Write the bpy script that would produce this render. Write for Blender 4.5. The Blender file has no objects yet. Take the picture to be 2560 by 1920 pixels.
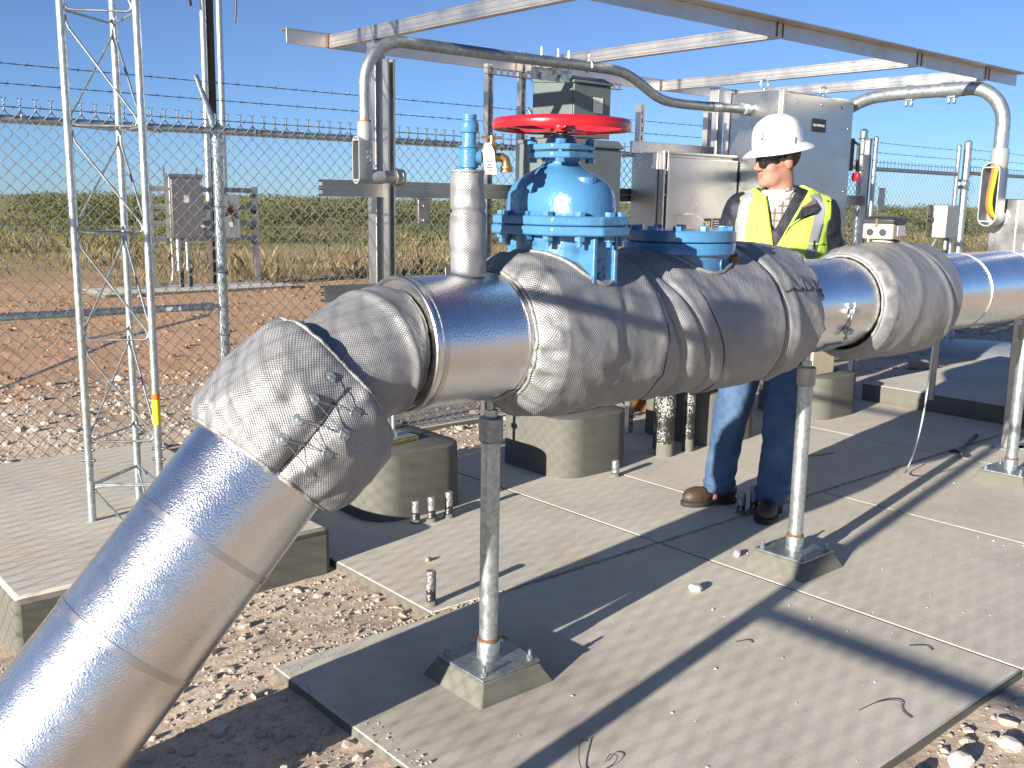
import bpy, math, random
import numpy as np
from mathutils import Vector, Matrix

random.seed(7); rng = np.random.default_rng(7)
R = math.radians
scene = bpy.context.scene
col = scene.collection

# ---------------------------------------------------------------- camera, sky, sun, exposure
# world axes: +X along the pipeline (away to the right), +Y across it (away to the left), +Z up, slab top at z = 0
YAW, PIT, ROL = R(49.15), R(10.42), R(0.91)
fw = Vector((math.cos(YAW)*math.cos(PIT), math.sin(YAW)*math.cos(PIT), -math.sin(PIT)))
r0 = Vector((math.sin(YAW), -math.cos(YAW), 0)); u0 = r0.cross(fw)
rt = math.cos(ROL)*r0 + math.sin(ROL)*u0; up = math.cos(ROL)*u0 - math.sin(ROL)*r0
cam_d = bpy.data.cameras.new('camera'); cam = bpy.data.objects.new('camera', cam_d); col.objects.link(cam)
cam.matrix_world = Matrix(((rt.x, up.x, -fw.x, 0), (rt.y, up.y, -fw.y, 0), (rt.z, up.z, -fw.z, 1.5), (0, 0, 0, 1)))
cam_d.sensor_width = 36; cam_d.lens = 36*2476/2560; cam_d.clip_end = 6000; cam_d.clip_start = 0.05
scene.camera = cam

SUN_EL, SUN_AZ = R(13.8), R(10.2)          # light travels along +X turned SUN_AZ towards +Y
to_sun = Vector((-math.cos(SUN_AZ)*math.cos(SUN_EL), -math.sin(SUN_AZ)*math.cos(SUN_EL), math.sin(SUN_EL)))
world = bpy.data.worlds.new('World'); scene.world = world; world.use_nodes = True
wn = world.node_tree; bg = wn.nodes['Background']
sky = wn.nodes.new('ShaderNodeTexSky'); sky.sky_type = 'NISHITA'; sky.sun_disc = False
sky.sun_elevation = SUN_EL; sky.sun_rotation = math.atan2(to_sun.x, to_sun.y)
sky.altitude = 3000; sky.air_density = 1.0; sky.dust_density = 1.0; sky.ozone_density = 7.0
hs = wn.nodes.new('ShaderNodeHueSaturation'); hs.inputs['Saturation'].default_value = 0.87; hs.inputs['Value'].default_value = 1.0
wn.links.new(sky.outputs[0], hs.inputs['Color']); wn.links.new(hs.outputs[0], bg.inputs[0]); bg.inputs[1].default_value = 0.061
sun_d = bpy.data.lights.new('sun', 'SUN'); sun_d.energy = 5.0; sun_d.angle = R(0.5); sun_d.color = (1.0, 0.93, 0.84)
sun = bpy.data.objects.new('sun', sun_d); col.objects.link(sun)
sun.rotation_euler = to_sun.to_track_quat('Z', 'Y').to_euler(); sun.location = (-30, -6, 12)
scene.view_settings.view_transform = 'Standard'; scene.view_settings.look = 'None'
scene.view_settings.exposure = 1.25; scene.view_settings.gamma = 1.0
scene.view_settings.use_curve_mapping = False

# ---------------------------------------------------------------- materials
def nodes(name):
    m = bpy.data.materials.new(name); m.use_nodes = True
    nt = m.node_tree; return m, nt, nt.nodes['Principled BSDF']
def N(nt, t, **kw):
    n = nt.nodes.new('ShaderNode'+t)
    for k, v in kw.items(): setattr(n, k, v)
    return n
def noise_tex(nt, vec, scale, detail=4, rough=0.55, dist=0.0):
    n = N(nt, 'TexNoise'); n.inputs['Scale'].default_value = scale; n.inputs['Detail'].default_value = detail
    n.inputs['Roughness'].default_value = rough; n.inputs['Distortion'].default_value = dist
    nt.links.new(vec, n.inputs['Vector']); return n.outputs['Fac']
def ramp(nt, fac, stops):
    n = N(nt, 'ValToRGB'); e = n.color_ramp.elements
    while len(e) > 1: e.remove(e[0])
    e[0].position = stops[0][0]; e[0].color = (*stops[0][1], 1)
    for p, c in stops[1:]:
        x = e.new(p); x.color = (*c, 1)
    nt.links.new(fac, n.inputs[0]); return n.outputs[0]
def g3(v): return (v, v, v)
def mixc(nt, fac, a, b, mode='MIX'):
    n = N(nt, 'Mix', data_type='RGBA', blend_type=mode)
    for s, v in ((n.inputs[0], fac), (n.inputs[6], a), (n.inputs[7], b)):
        if hasattr(v, 'links') or hasattr(v, 'is_linked'): nt.links.new(v, s)
        elif isinstance(v, tuple): s.default_value = (*v, 1)
        else: s.default_value = v
    return n.outputs[2]
def math_n(nt, op, a, b=0.0, c=None):
    n = N(nt, 'Math', operation=op)
    for i, v in enumerate((a, b, c)):
        if v is None: continue
        if hasattr(v, 'is_linked'): nt.links.new(v, n.inputs[i])
        else: n.inputs[i].default_value = v
    return n.outputs[0]
def add_bump(nt, bsdf, h, strength=0.4, dist=0.01, prev=None):
    b = N(nt, 'Bump'); b.inputs['Strength'].default_value = strength; b.inputs['Distance'].default_value = dist
    nt.links.new(h, b.inputs['Height'])
    if prev is not None: nt.links.new(prev, b.inputs['Normal'])
    if bsdf is not None: nt.links.new(b.outputs[0], bsdf.inputs['Normal'])
    return b.outputs[0]
def coords(nt, kind='Object', scale=None):
    tc = N(nt, 'TexCoord').outputs[kind]
    if scale:
        mp = N(nt, 'Mapping'); mp.inputs['Scale'].default_value = scale; nt.links.new(tc, mp.inputs['Vector']); tc = mp.outputs[0]
    return tc
def mat(name, c, rough=0.5, metal=0.0, var=0.0, vs=8.0, bump=0.0, bs=60.0, bd=0.004, rv=0.0, tint=None, coat=0.0, scale=None, spec=None):
    m, nt, b = nodes(name)
    b.inputs['Roughness'].default_value = rough; b.inputs['Metallic'].default_value = metal
    b.inputs['Coat Weight'].default_value = coat
    if spec is not None: b.inputs['Specular IOR Level'].default_value = spec
    tc = coords(nt, 'Object', scale)
    if var > 0:
        f = noise_tex(nt, tc, vs, 6, 0.62)
        lo = tuple(x*(1-var) for x in c); hi = tuple(min(1, x*(1+var)) for x in c)
        if tint: lo = tint
        nt.links.new(ramp(nt, f, [(0.28, lo), (0.72, hi)]), b.inputs['Base Color'])
    else: b.inputs['Base Color'].default_value = (*c, 1)
    if rv > 0:
        f = noise_tex(nt, tc, vs*2.3, 5, 0.6)
        nt.links.new(ramp(nt, f, [(0.25, g3(max(0, rough-rv))), (0.75, g3(min(1, rough+rv)))]), b.inputs['Roughness'])
    if bump > 0: add_bump(nt, b, noise_tex(nt, tc, bs, 5, 0.6), bump, bd)
    return m

def concrete_mat(name, c, stain=0.25, pits=True, broom=0.0):
    m, nt, b = nodes(name); tc = coords(nt)
    big = noise_tex(nt, tc, 1.3, 6, 0.6, 0.4); mid = noise_tex(nt, tc, 9, 6, 0.65); fine = noise_tex(nt, tc, 220, 3, 0.7)
    lo = tuple(x*(1-stain) for x in c); hi = tuple(x*(1+stain*0.45) for x in c)
    base = ramp(nt, big, [(0.3, lo), (0.5, c), (0.72, hi)])
    base = mixc(nt, 0.35, base, ramp(nt, mid, [(0.3, tuple(x*0.78 for x in c)), (0.7, tuple(x*1.15 for x in c))]))
    base = mixc(nt, 0.5, base, ramp(nt, fine, [(0.3, g3(0.36)), (0.7, g3(0.64))]), 'OVERLAY')
    rust = noise_tex(nt, tc, 2.1, 4, 0.6); rmask = ramp(nt, rust, [(0.56, g3(0)), (0.72, g3(0.45))])
    base = mixc(nt, rmask, base, (c[0]*0.95, c[1]*0.78, c[2]*0.58))
    nt.links.new(base, b.inputs['Base Color']); b.inputs['Roughness'].default_value = 0.9
    b.inputs['Specular IOR Level'].default_value = 0.25
    n1 = add_bump(nt, None, fine, 0.35, 0.0015)
    last = n1
    if broom > 0:
        tc2 = coords(nt, 'Object', (3, 260, 1))
        last = add_bump(nt, None, noise_tex(nt, tc2, 1.0, 2, 0.5), broom, 0.002, last)
    last = add_bump(nt, None, mid, 0.25, 0.004, last)
    if pits:
        v = N(nt, 'TexVoronoi'); v.inputs['Scale'].default_value = 38; nt.links.new(tc, v.inputs['Vector'])
        pm = ramp(nt, v.outputs['Distance'], [(0.0, g3(0)), (0.09, g3(1))])
        last = add_bump(nt, None, pm, 0.5, 0.003, last)
    nt.links.new(last, b.inputs['Normal']); return m

MT = {}
MT['slab'] = concrete_mat('broom_concrete', (0.60, 0.55, 0.455), 0.22, True, 0.35)
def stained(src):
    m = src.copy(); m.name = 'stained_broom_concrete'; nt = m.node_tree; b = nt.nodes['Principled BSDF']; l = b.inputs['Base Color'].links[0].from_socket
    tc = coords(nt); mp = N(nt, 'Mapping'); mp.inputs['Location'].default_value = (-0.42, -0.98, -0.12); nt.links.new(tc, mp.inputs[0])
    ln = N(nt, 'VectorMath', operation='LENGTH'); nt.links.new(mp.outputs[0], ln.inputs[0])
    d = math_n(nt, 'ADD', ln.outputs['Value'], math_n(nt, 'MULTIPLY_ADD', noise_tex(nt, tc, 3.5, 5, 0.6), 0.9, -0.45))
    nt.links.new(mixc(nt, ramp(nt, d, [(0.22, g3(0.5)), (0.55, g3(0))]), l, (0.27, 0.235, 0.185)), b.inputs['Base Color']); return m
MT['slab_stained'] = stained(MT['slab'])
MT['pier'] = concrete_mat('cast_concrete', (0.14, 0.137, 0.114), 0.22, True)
MT['grout'] = concrete_mat('grout', (0.17, 0.165, 0.135), 0.18, False)

def galv_mat(name, c=(0.50, 0.545, 0.54), rough=0.38):
    m, nt, b = nodes(name); tc = coords(nt)
    v = N(nt, 'TexVoronoi'); v.inputs['Scale'].default_value = 70; nt.links.new(tc, v.inputs['Vector'])
    a = ramp(nt, v.outputs['Color'], [(0.2, tuple(x*0.82 for x in c)), (0.8, tuple(min(1, x*1.12) for x in c))])
    d = noise_tex(nt, tc, 14, 6, 0.65)
    a = mixc(nt, ramp(nt, d, [(0.56, g3(0)), (0.75, g3(0.55))]), a, (0.40, 0.42, 0.40))
    nt.links.new(a, b.inputs['Base Color']); b.inputs['Metallic'].default_value = 0.85
    nt.links.new(ramp(nt, d, [(0.3, g3(rough-0.1)), (0.7, g3(rough+0.14))]), b.inputs['Roughness'])
    add_bump(nt, b, noise_tex(nt, tc, 120, 3, 0.6), 0.12, 0.002); return m
MT['galv'] = galv_mat('galvanised_steel')
MT['galv_dull'] = galv_mat('weathered_galvanised', (0.34, 0.37, 0.37), 0.46)
MT['wire'] = mat('fence_wire', (0.15, 0.165, 0.17), 0.42, 0.6, 0.18, 30)
MT['barb'] = mat('barbed_wire', (0.10, 0.105, 0.105), 0.5, 0.6, 0.2, 30)

def stainless_mat(name, c=(0.60, 0.58, 0.54), rough=0.27, stretch=(2, 2, 60), dirt=0.3):
    m, nt, b = nodes(name); tc = coords(nt)
    br = noise_tex(nt, coords(nt, 'Object', stretch), 6, 3, 0.6); d = noise_tex(nt, tc, 5, 6, 0.65)
    a = ramp(nt, br, [(0.3, tuple(x*0.9 for x in c)), (0.7, tuple(min(1, x*1.08) for x in c))])
    a = mixc(nt, ramp(nt, d, [(0.5, g3(0)), (0.75, g3(dirt))]), a, (c[0]*0.62, c[1]*0.58, c[2]*0.52))
    nt.links.new(a, b.inputs['Base Color']); b.inputs['Metallic'].default_value = 1.0
    nt.links.new(ramp(nt, d, [(0.3, g3(rough-0.05)), (0.75, g3(rough+0.16))]), b.inputs['Roughness'])
    n1 = add_bump(nt, None, br, 0.06, 0.002)
    add_bump(nt, b, noise_tex(nt, tc, 2.5, 2, 0.5), 0.12, 0.006, n1); return m
MT['ss'] = stainless_mat('stainless_sheet', (0.52, 0.51, 0.485), dirt=0.12)
MT['ss_frame'] = stainless_mat('stainless_frame', (0.60, 0.58, 0.55), 0.38, (50, 50, 3), 0.45)
MT['ss_dark'] = stainless_mat('stainless_strut', (0.42, 0.40, 0.37), 0.40, (3, 40, 40), 0.5)
MT['weld'] = mat('rusty_weld', (0.22, 0.10, 0.035), 0.75, 0.3, 0.5, 40, 0.5, 120, 0.004)

def stucco_mat(name, scale=230, strength=0.8, rough=0.20):
    m, nt, b = nodes(name); tc = coords(nt)
    b.inputs['Base Color'].default_value = (0.86, 0.85, 0.84, 1); b.inputs['Metallic'].default_value = 1.0
    d = noise_tex(nt, tc, 6, 5, 0.6)
    nt.links.new(ramp(nt, d, [(0.3, g3(rough)), (0.75, g3(rough+0.09))]), b.inputs['Roughness'])
    nt.links.new(ramp(nt, d, [(0.35, (0.80, 0.79, 0.78)), (0.7, (0.88, 0.87, 0.86))]), b.inputs['Base Color'])
    n1 = add_bump(nt, None, noise_tex(nt, tc, scale, 1, 0.4, 0.0), strength, 0.0013)
    add_bump(nt, b, noise_tex(nt, tc, 7, 2, 0.5), 0.12, 0.01, n1); return m
MT['stucco'] = stucco_mat('stucco_aluminium')
MT['stucco_fine'] = stucco_mat('fine_stucco_aluminium', 230, 0.3, 0.22)
MT['strap'] = mat('banding_strap', (0.62, 0.61, 0.59), 0.33, 1.0, 0.1, 12, 0.1, 40, 0.002)

def cloth_mat(name, period=0.0068, vk=1.0):
    m, nt, b = nodes(name)
    uv = N(nt, 'TexCoord').outputs['UV']; sp = N(nt, 'SeparateXYZ'); nt.links.new(uv, sp.inputs[0])
    k = 2*math.pi/period
    tc = coords(nt); wob = noise_tex(nt, tc, 5, 2, 0.5)
    su = math_n(nt, 'SINE', math_n(nt, 'MULTIPLY_ADD', sp.outputs[0], k, math_n(nt, 'MULTIPLY', wob, 12.0)))
    sv = math_n(nt, 'SINE', math_n(nt, 'MULTIPLY_ADD', sp.outputs[1], k*0.8*vk, math_n(nt, 'MULTIPLY', wob, 9.0)))
    w = math_n(nt, 'MULTIPLY', su, sv)
    h = math_n(nt, 'MULTIPLY_ADD', w, 0.5, 0.5)
    dirt = noise_tex(nt, tc, 5, 6, 0.6); spk = noise_tex(nt, tc, 260, 2, 0.7)
    c = ramp(nt, h, [(0.1, (0.15, 0.15, 0.152)), (0.5, (0.285, 0.286, 0.288)), (0.92, (0.45, 0.452, 0.452))])
    c = mixc(nt, ramp(nt, dirt, [(0.42, g3(0)), (0.72, g3(0.5))]), c, (0.185, 0.178, 0.162))
    c = mixc(nt, ramp(nt, spk, [(0.66, g3(0)), (0.72, g3(0.5))]), c, (0.60, 0.60, 0.59))
    nt.links.new(c, b.inputs['Base Color'])
    b.inputs['Metallic'].default_value = 0.30; b.inputs['Roughness'].default_value = 0.40
    n1 = add_bump(nt, None, h, 0.7, 0.0018)
    n2 = add_bump(nt, None, noise_tex(nt, tc, 24, 4, 0.55), 0.30, 0.008, n1)
    add_bump(nt, b, noise_tex(nt, tc, 8, 3, 0.5), 0.35, 0.03, n2); return m
MT['cloth'] = cloth_mat('woven_glass_cloth'); MT['cloth_fine'] = cloth_mat('sleeve_glass_cloth', 0.0075)
MT['hem'] = mat('cloth_hem', (0.30, 0.30, 0.285), 0.5, 0.3, 0.35, 40, 0.8, 140, 0.006)
MT['seam_dark'] = mat('dark_thread', (0.05, 0.05, 0.05), 0.7)
MT['blue'] = mat('blue_enamel', (0.060, 0.195, 0.36), 0.28, 0.0, 0.10, 9, 0.32, 60, 0.006, 0.10, coat=0.4)
MT['red'] = mat('red_enamel', (0.46, 0.012, 0.02), 0.26, 0.0, 0.08, 6, 0.2, 45, 0.004, coat=0.3)
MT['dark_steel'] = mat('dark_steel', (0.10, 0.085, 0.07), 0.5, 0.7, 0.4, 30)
MT['brass'] = mat('brass', (0.55, 0.36, 0.13), 0.34, 0.9, 0.25, 30, 0.15, 60)
MT['brass_dull'] = mat('dull_brass', (0.26, 0.15, 0.05), 0.5, 0.6, 0.35, 30, 0.3, 50)
MT['grey_box'] = mat('grey_enamel', (0.125, 0.150, 0.147), 0.42, 0.0, 0.12, 3, 0.05, 20)
MT['grey_cast'] = mat('grey_casting', (0.36, 0.38, 0.37), 0.42, 0.35, 0.12, 12, 0.25, 90, 0.002)
MT['grey_inner'] = mat('casting_inside', (0.22, 0.23, 0.23), 0.6, 0.2, 0.2, 12)
MT['black'] = mat('black_plastic', (0.022, 0.022, 0.024), 0.5)
MT['slot'] = mat('slot_dark', (0.02, 0.02, 0.02), 0.9)
MT['tar'] = None
MT['white'] = mat('white_paper', (0.78, 0.77, 0.73), 0.6, 0.0, 0.05, 40)
MT['orange_wire'] = mat('orange_insulation', (0.75, 0.14, 0.03), 0.4)
MT['yellow_wire'] = mat('yellow_insulation', (0.78, 0.60, 0.02), 0.4)
MT['beige'] = mat('beige_plastic', (0.62, 0.52, 0.34), 0.5, 0.0, 0.06, 10)
MT['lid'] = mat('dark_lid', (0.035, 0.036, 0.04), 0.38)
MT['off_white'] = mat('off_white_plastic', (0.62, 0.60, 0.54), 0.5)
MT['tube'] = mat('white_tubing', (0.72, 0.72, 0.70), 0.35)
MT['pole'] = mat('creosoted_wood', (0.055, 0.038, 0.026), 0.85, 0.0, 0.5, 20, 0.6, 40, 0.01, scale=(1, 1, 0.08))
MT['yellow_sticker'] = mat('yellow_sticker', (0.80, 0.66, 0.03), 0.45)
MT['peach'] = mat('peach_sticker', (0.62, 0.34, 0.13), 0.5); MT['orange_sticker'] = mat('orange_sticker', (0.75, 0.16, 0.02), 0.45)
MT['rust'] = mat('rusty_iron', (0.30, 0.12, 0.03), 0.7, 0.35, 0.55, 14, 0.5, 60, 0.006)
MT['yellow_edge'] = mat('worn_yellow_paint', (0.45, 0.30, 0.05), 0.6, 0.1, 0.5, 30)
MT['twig'] = mat('dry_straw', (0.42, 0.30, 0.12), 0.8)
def tar_mat():
    m, nt, b = nodes('tar_coating_with_specks'); tc = coords(nt)
    f = noise_tex(nt, tc, 95, 4, 0.7, 0.3); g = noise_tex(nt, tc, 7, 3, 0.5)
    k = math_n(nt, 'MULTIPLY', f, math_n(nt, 'ADD', g, 0.45))
    nt.links.new(ramp(nt, k, [(0.50, (0.022, 0.024, 0.022)), (0.56, (0.5, 0.5, 0.45))]), b.inputs['Base Color'])
    b.inputs['Roughness'].default_value = 0.35; add_bump(nt, b, f, 0.5, 0.004); return m
MT['tar'] = tar_mat()
MT['foil'] = mat('wrinkled_silver_tape', (0.30, 0.30, 0.30), 0.32, 0.6, 0.45, 60, 0.9, 60, 0.01)

def ground_mat():
    m, nt, b = nodes('caliche_and_red_dirt'); tc = coords(nt)
    sp = N(nt, 'SeparateXYZ'); nt.links.new(tc, sp.inputs[0])
    wob = noise_tex(nt, tc, 0.45, 5, 0.6); mid = noise_tex(nt, tc, 2.2, 6, 0.65); fine = noise_tex(nt, tc, 26, 5, 0.7); grit = noise_tex(nt, tc, 140, 3, 0.7)
    tan = ramp(nt, mid, [(0.25, (0.50, 0.38, 0.265)), (0.5, (0.60, 0.475, 0.35)), (0.75, (0.68, 0.575, 0.46))])
    red = ramp(nt, mid, [(0.25, (0.46, 0.255, 0.125)), (0.5, (0.54, 0.335, 0.185)), (0.78, (0.60, 0.425, 0.27))])
    y = math_n(nt, 'ADD', sp.outputs[1], math_n(nt, 'MULTIPLY_ADD', wob, 5.0, -2.5))
    mr = N(nt, 'MapRange'); nt.links.new(y, mr.inputs[0]); mr.inputs[1].default_value = 6.6; mr.inputs[2].default_value = 9.2
    c = mixc(nt, mr.outputs[0], tan, red)
    tr = N(nt, 'MapRange'); nt.links.new(math_n(nt, 'ABSOLUTE', math_n(nt, 'SUBTRACT', y, 10.6)), tr.inputs[0])
    tr.inputs[1].default_value = 1.1; tr.inputs[2].default_value = 0.5; tr.inputs[3].default_value = 0; tr.inputs[4].default_value = 0.6
    c = mixc(nt, tr.outputs[0], c, (0.58, 0.35, 0.21))
    far = N(nt, 'MapRange'); nt.links.new(y, far.inputs[0]); far.inputs[1].default_value = 17; far.inputs[2].default_value = 34
    c = mixc(nt, far.outputs[0], c, ramp(nt, mid, [(0.3, (0.24, 0.20, 0.085)), (0.7, (0.36, 0.30, 0.14))]))
    c = mixc(nt, 0.55, c, ramp(nt, fine, [(0.3, g3(0.30)), (0.72, g3(0.70))]), 'OVERLAY')
    c = mixc(nt, 0.40, c, ramp(nt, grit, [(0.3, g3(0.28)), (0.72, g3(0.72))]), 'OVERLAY')
    nt.links.new(c, b.inputs['Base Color']); b.inputs['Roughness'].default_value = 0.95; b.inputs['Specular IOR Level'].default_value = 0.15
    n1 = add_bump(nt, None, grit, 0.4, 0.003); n2 = add_bump(nt, None, fine, 0.4, 0.009, n1); add_bump(nt, b, mid, 0.35, 0.04, n2); return m
MT['ground'] = ground_mat()
MT['stone'] = mat('pale_limestone', (0.42, 0.36, 0.295), 0.9, 0.0, 0.22, 5, 0.5, 60, 0.01, spec=0.2)
MT['stone_white'] = mat('white_limestone', (0.55, 0.52, 0.47), 0.9, 0.0, 0.12, 12, 0.6, 60, 0.008, spec=0.2)
MT['clod'] = mat('red_dirt_clod', (0.30, 0.165, 0.095), 0.95, 0.0, 0.3, 3, 0.5, 40, 0.01, spec=0.1)
def leaf_mat(name, a, b_, s, trans=0.25):
    m, nt, b = nodes(name); f = noise_tex(nt, coords(nt), s, 3, 0.6)
    c = ramp(nt, f, [(0.3, a), (0.7, b_)]); nt.links.new(c, b.inputs['Base Color'])
    b.inputs['Roughness'].default_value = 0.75; b.inputs['Specular IOR Level'].default_value = 0.2
    tl = N(nt, 'BsdfTranslucent'); nt.links.new(c, tl.inputs[0]); mx = N(nt, 'MixShader'); mx.inputs[0].default_value = trans
    nt.links.new(b.outputs[0], mx.inputs[1]); nt.links.new(tl.outputs[0], mx.inputs[2])
    nt.links.new(mx.outputs[0], nt.nodes['Material Output'].inputs[0]); return m
MT['straw'] = leaf_mat('straw_grass', (0.18, 0.13, 0.058), (0.33, 0.25, 0.12), 0.5)
MT['grass'] = leaf_mat('green_grass', (0.085, 0.095, 0.034), (0.185, 0.175, 0.075), 0.3)
MT['brush'] = leaf_mat('brush_leaves', (0.072, 0.086, 0.030), (0.18, 0.172, 0.070), 0.05)

# ---------------------------------------------------------------- builders
WL = {}          # world location of every object's own origin
class MB:
    def __init__(s): s.V = []; s.F = []; s.UV = None
    def add(s, vs, fs):
        o = len(s.V); s.V.extend([tuple(v) for v in vs]); s.F.extend([tuple(i+o for i in f) for f in fs]); return s
    def bx(s, x0, x1, y0, y1, z0, z1, M=None):
        vs = [(x0,y0,z0),(x1,y0,z0),(x1,y1,z0),(x0,y1,z0),(x0,y0,z1),(x1,y0,z1),(x1,y1,z1),(x0,y1,z1)]
        if M is not None: vs = [tuple(M @ Vector(v)) for v in vs]
        return s.add(vs, [(3,2,1,0),(4,5,6,7),(0,1,5,4),(1,2,6,5),(2,3,7,6),(3,0,4,7)])
    def frame(s, d):
        d = Vector(d).normalized(); a = Vector((0,0,1)) if abs(d.z) < 0.9 else Vector((1,0,0))
        u = d.cross(a).normalized(); return u, d.cross(u).normalized(), d
    def cyl(s, p0, p1, r, r1=None, n=16, caps=True, rot=0.0):
        r1 = r if r1 is None else r1; p0 = Vector(p0); p1 = Vector(p1); u, v, d = s.frame(p1-p0); vs = []
        for p, q in ((p0, r), (p1, r1)):
            for i in range(n):
                a = 2*math.pi*i/n+rot; vs.append(p+u*math.cos(a)*q+v*math.sin(a)*q)
        fs = [(i, (i+1) % n, n+(i+1) % n, n+i) for i in range(n)]
        if caps: fs += [tuple(range(n-1,-1,-1)), tuple(range(n, 2*n))]
        return s.add(vs, fs)
    def hexa(s, p, d, r, h, rot=0.0): p = Vector(p); return s.cyl(p, p+Vector(d).normalized()*h, r, n=6, rot=rot)
    def tube(s, pts, r, n=10, caps=True, closed=False):
        pts = [Vector(p) for p in pts]; m = len(pts); rs = r if isinstance(r, (list, tuple)) else [r]*m
        vs = []; u = None
        for i, p in enumerate(pts):
            a = pts[i-1] if (i > 0 or closed) else p; b = pts[(i+1) % m] if (i < m-1 or closed) else p
            d = (b-a).normalized()
            if u is None: u, v, _ = s.frame(d)
            else:
                u = (u-d*u.dot(d)).normalized(); v = d.cross(u)
            for k in range(n):
                t = 2*math.pi*k/n; vs.append(p+(u*math.cos(t)+v*math.sin(t))*rs[i])
        fs = []
        for i in range(m if closed else m-1):
            j = (i+1) % m
            fs += [(i*n+k, i*n+(k+1) % n, j*n+(k+1) % n, j*n+k) for k in range(n)]
        if caps and not closed: fs += [tuple(range(n-1,-1,-1)), tuple(range((m-1)*n, m*n))]
        return s.add(vs, fs)
    def lathe(s, prof, c, d=(0,0,1), n=32, caps=True):
        c = Vector(c); u, v, d = s.frame(d); vs = []; m = len(prof)
        for r, h in prof:
            for k in range(n):
                t = 2*math.pi*k/n; vs.append(c+d*h+(u*math.cos(t)+v*math.sin(t))*r)
        fs = [(i*n+k, i*n+(k+1) % n, (i+1)*n+(k+1) % n, (i+1)*n+k) for i in range(m-1) for k in range(n)]
        if caps: fs += [tuple(range(n-1,-1,-1)), tuple(range((m-1)*n, m*n))]
        return s.add(vs, fs)
    def prism(s, poly, z0, z1, M=None):
        n = len(poly); vs = [(x,y,z0) for x,y in poly]+[(x,y,z1) for x,y in poly]
        if M is not None: vs = [tuple(M @ Vector(v)) for v in vs]
        return s.add(vs, [tuple(range(n-1,-1,-1)), tuple(range(n,2*n))]+[(i,(i+1)%n,n+(i+1)%n,n+i) for i in range(n)])
    def rings(s, rings, caps=True):
        n = len(rings[0]); vs = [p for r in rings for p in r]
        fs = [(i*n+k, i*n+(k+1) % n, (i+1)*n+(k+1) % n, (i+1)*n+k) for i in range(len(rings)-1) for k in range(n)]
        if caps: fs += [tuple(range(n-1,-1,-1)), tuple(range((len(rings)-1)*n, len(rings)*n))]
        return s.add(vs, fs)
    def build(s, name, m, parent=None, bevel=0.0, smooth=35, loc=None):
        return mesh_obj(name, s.V, s.F, m, parent, bevel, smooth, loc)
def mesh_obj(name, V, F, m, parent=None, bevel=0.0, smooth=35, loc=None):
    base = Vector(WL[parent.name]) if parent is not None else Vector(loc if loc is not None else (0,0,0))
    me = bpy.data.meshes.new(name)
    A = np.asarray(V, dtype=np.float64)-np.array(base)
    me.from_pydata(A.tolist(), [], [list(f) for f in F]); me.validate()
    if m is not None: me.materials.append(MT[m] if isinstance(m, str) else m)
    if smooth is not None:
        me.polygons.foreach_set('use_smooth', [True]*len(me.polygons))
        if smooth < 179: me.set_sharp_from_angle(angle=R(smooth))
    o = bpy.data.objects.new(name, me); col.objects.link(o)
    if parent is not None: o.parent = parent
    else: o.location = base
    WL[o.name] = tuple(base)
    if bevel > 0:
        b = o.modifiers.new('bevel', 'BEVEL'); b.width = bevel; b.segments = 2; b.limit_method = 'ANGLE'; b.angle_limit = R(40)
        b.harden_normals = False
    return o
def tag(o, label=None, cat=None, group=None, kind=None):
    if label: o['label'] = label
    if cat: o['category'] = cat
    if group: o['group'] = group
    if kind: o['kind'] = kind
    return o
def thing(name, label, cat, loc=(0,0,0), group=None, kind=None):
    o = bpy.data.objects.new(name, None); col.objects.link(o); o.location = loc; o.empty_display_size = 0.1
    WL[o.name] = tuple(loc); return tag(o, label, cat, group, kind)
def copy_tree(o, loc=None, parent=None):
    c = o.copy(); col.objects.link(c)
    if parent is not None: c.parent = parent
    if loc is not None: c.location = loc
    WL[c.name] = tuple(loc) if loc is not None else WL[parent.name]
    for ch in list(o.children): copy_tree(ch, None, c)
    return c
def arc(c, u, v, r, a0, a1, n=10):
    c = Vector(c); u = Vector(u); v = Vector(v)
    return [c+u*math.cos(R(a0+(a1-a0)*i/n))*r+v*math.sin(R(a0+(a1-a0)*i/n))*r for i in range(n+1)]
def smooth_path(pts, it=3):
    pts = [Vector(p) for p in pts]
    for _ in range(it):
        q = [pts[0]]
        for a, b in zip(pts[:-1], pts[1:]): q += [a*0.75+b*0.25, a*0.25+b*0.75]
        pts = q+[pts[-1]]
    return pts
def text(name, s, size, m, parent, origin, ux, uy, extrude=0.001, align='CENTER'):
    cu = bpy.data.curves.new(name, 'FONT'); cu.body = s; cu.size = size; cu.extrude = extrude; cu.align_x = align; cu.align_y = 'CENTER'; cu.resolution_u = 3
    t = bpy.data.objects.new(name, cu); col.objects.link(t)
    me = bpy.data.meshes.new_from_object(t.evaluated_get(bpy.context.evaluated_depsgraph_get()))
    bpy.data.objects.remove(t); bpy.data.curves.remove(cu)
    ux = Vector(ux).normalized(); uy = Vector(uy).normalized(); uz = ux.cross(uy)
    M4 = Matrix(((ux.x,uy.x,uz.x,origin[0]),(ux.y,uy.y,uz.y,origin[1]),(ux.z,uy.z,uz.z,origin[2]),(0,0,0,1)))
    V = [tuple(M4 @ v.co) for v in me.vertices]; F = [tuple(p.vertices) for p in me.polygons]; bpy.data.meshes.remove(me)
    return mesh_obj(name, V, F, m, parent, 0, None)
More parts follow.
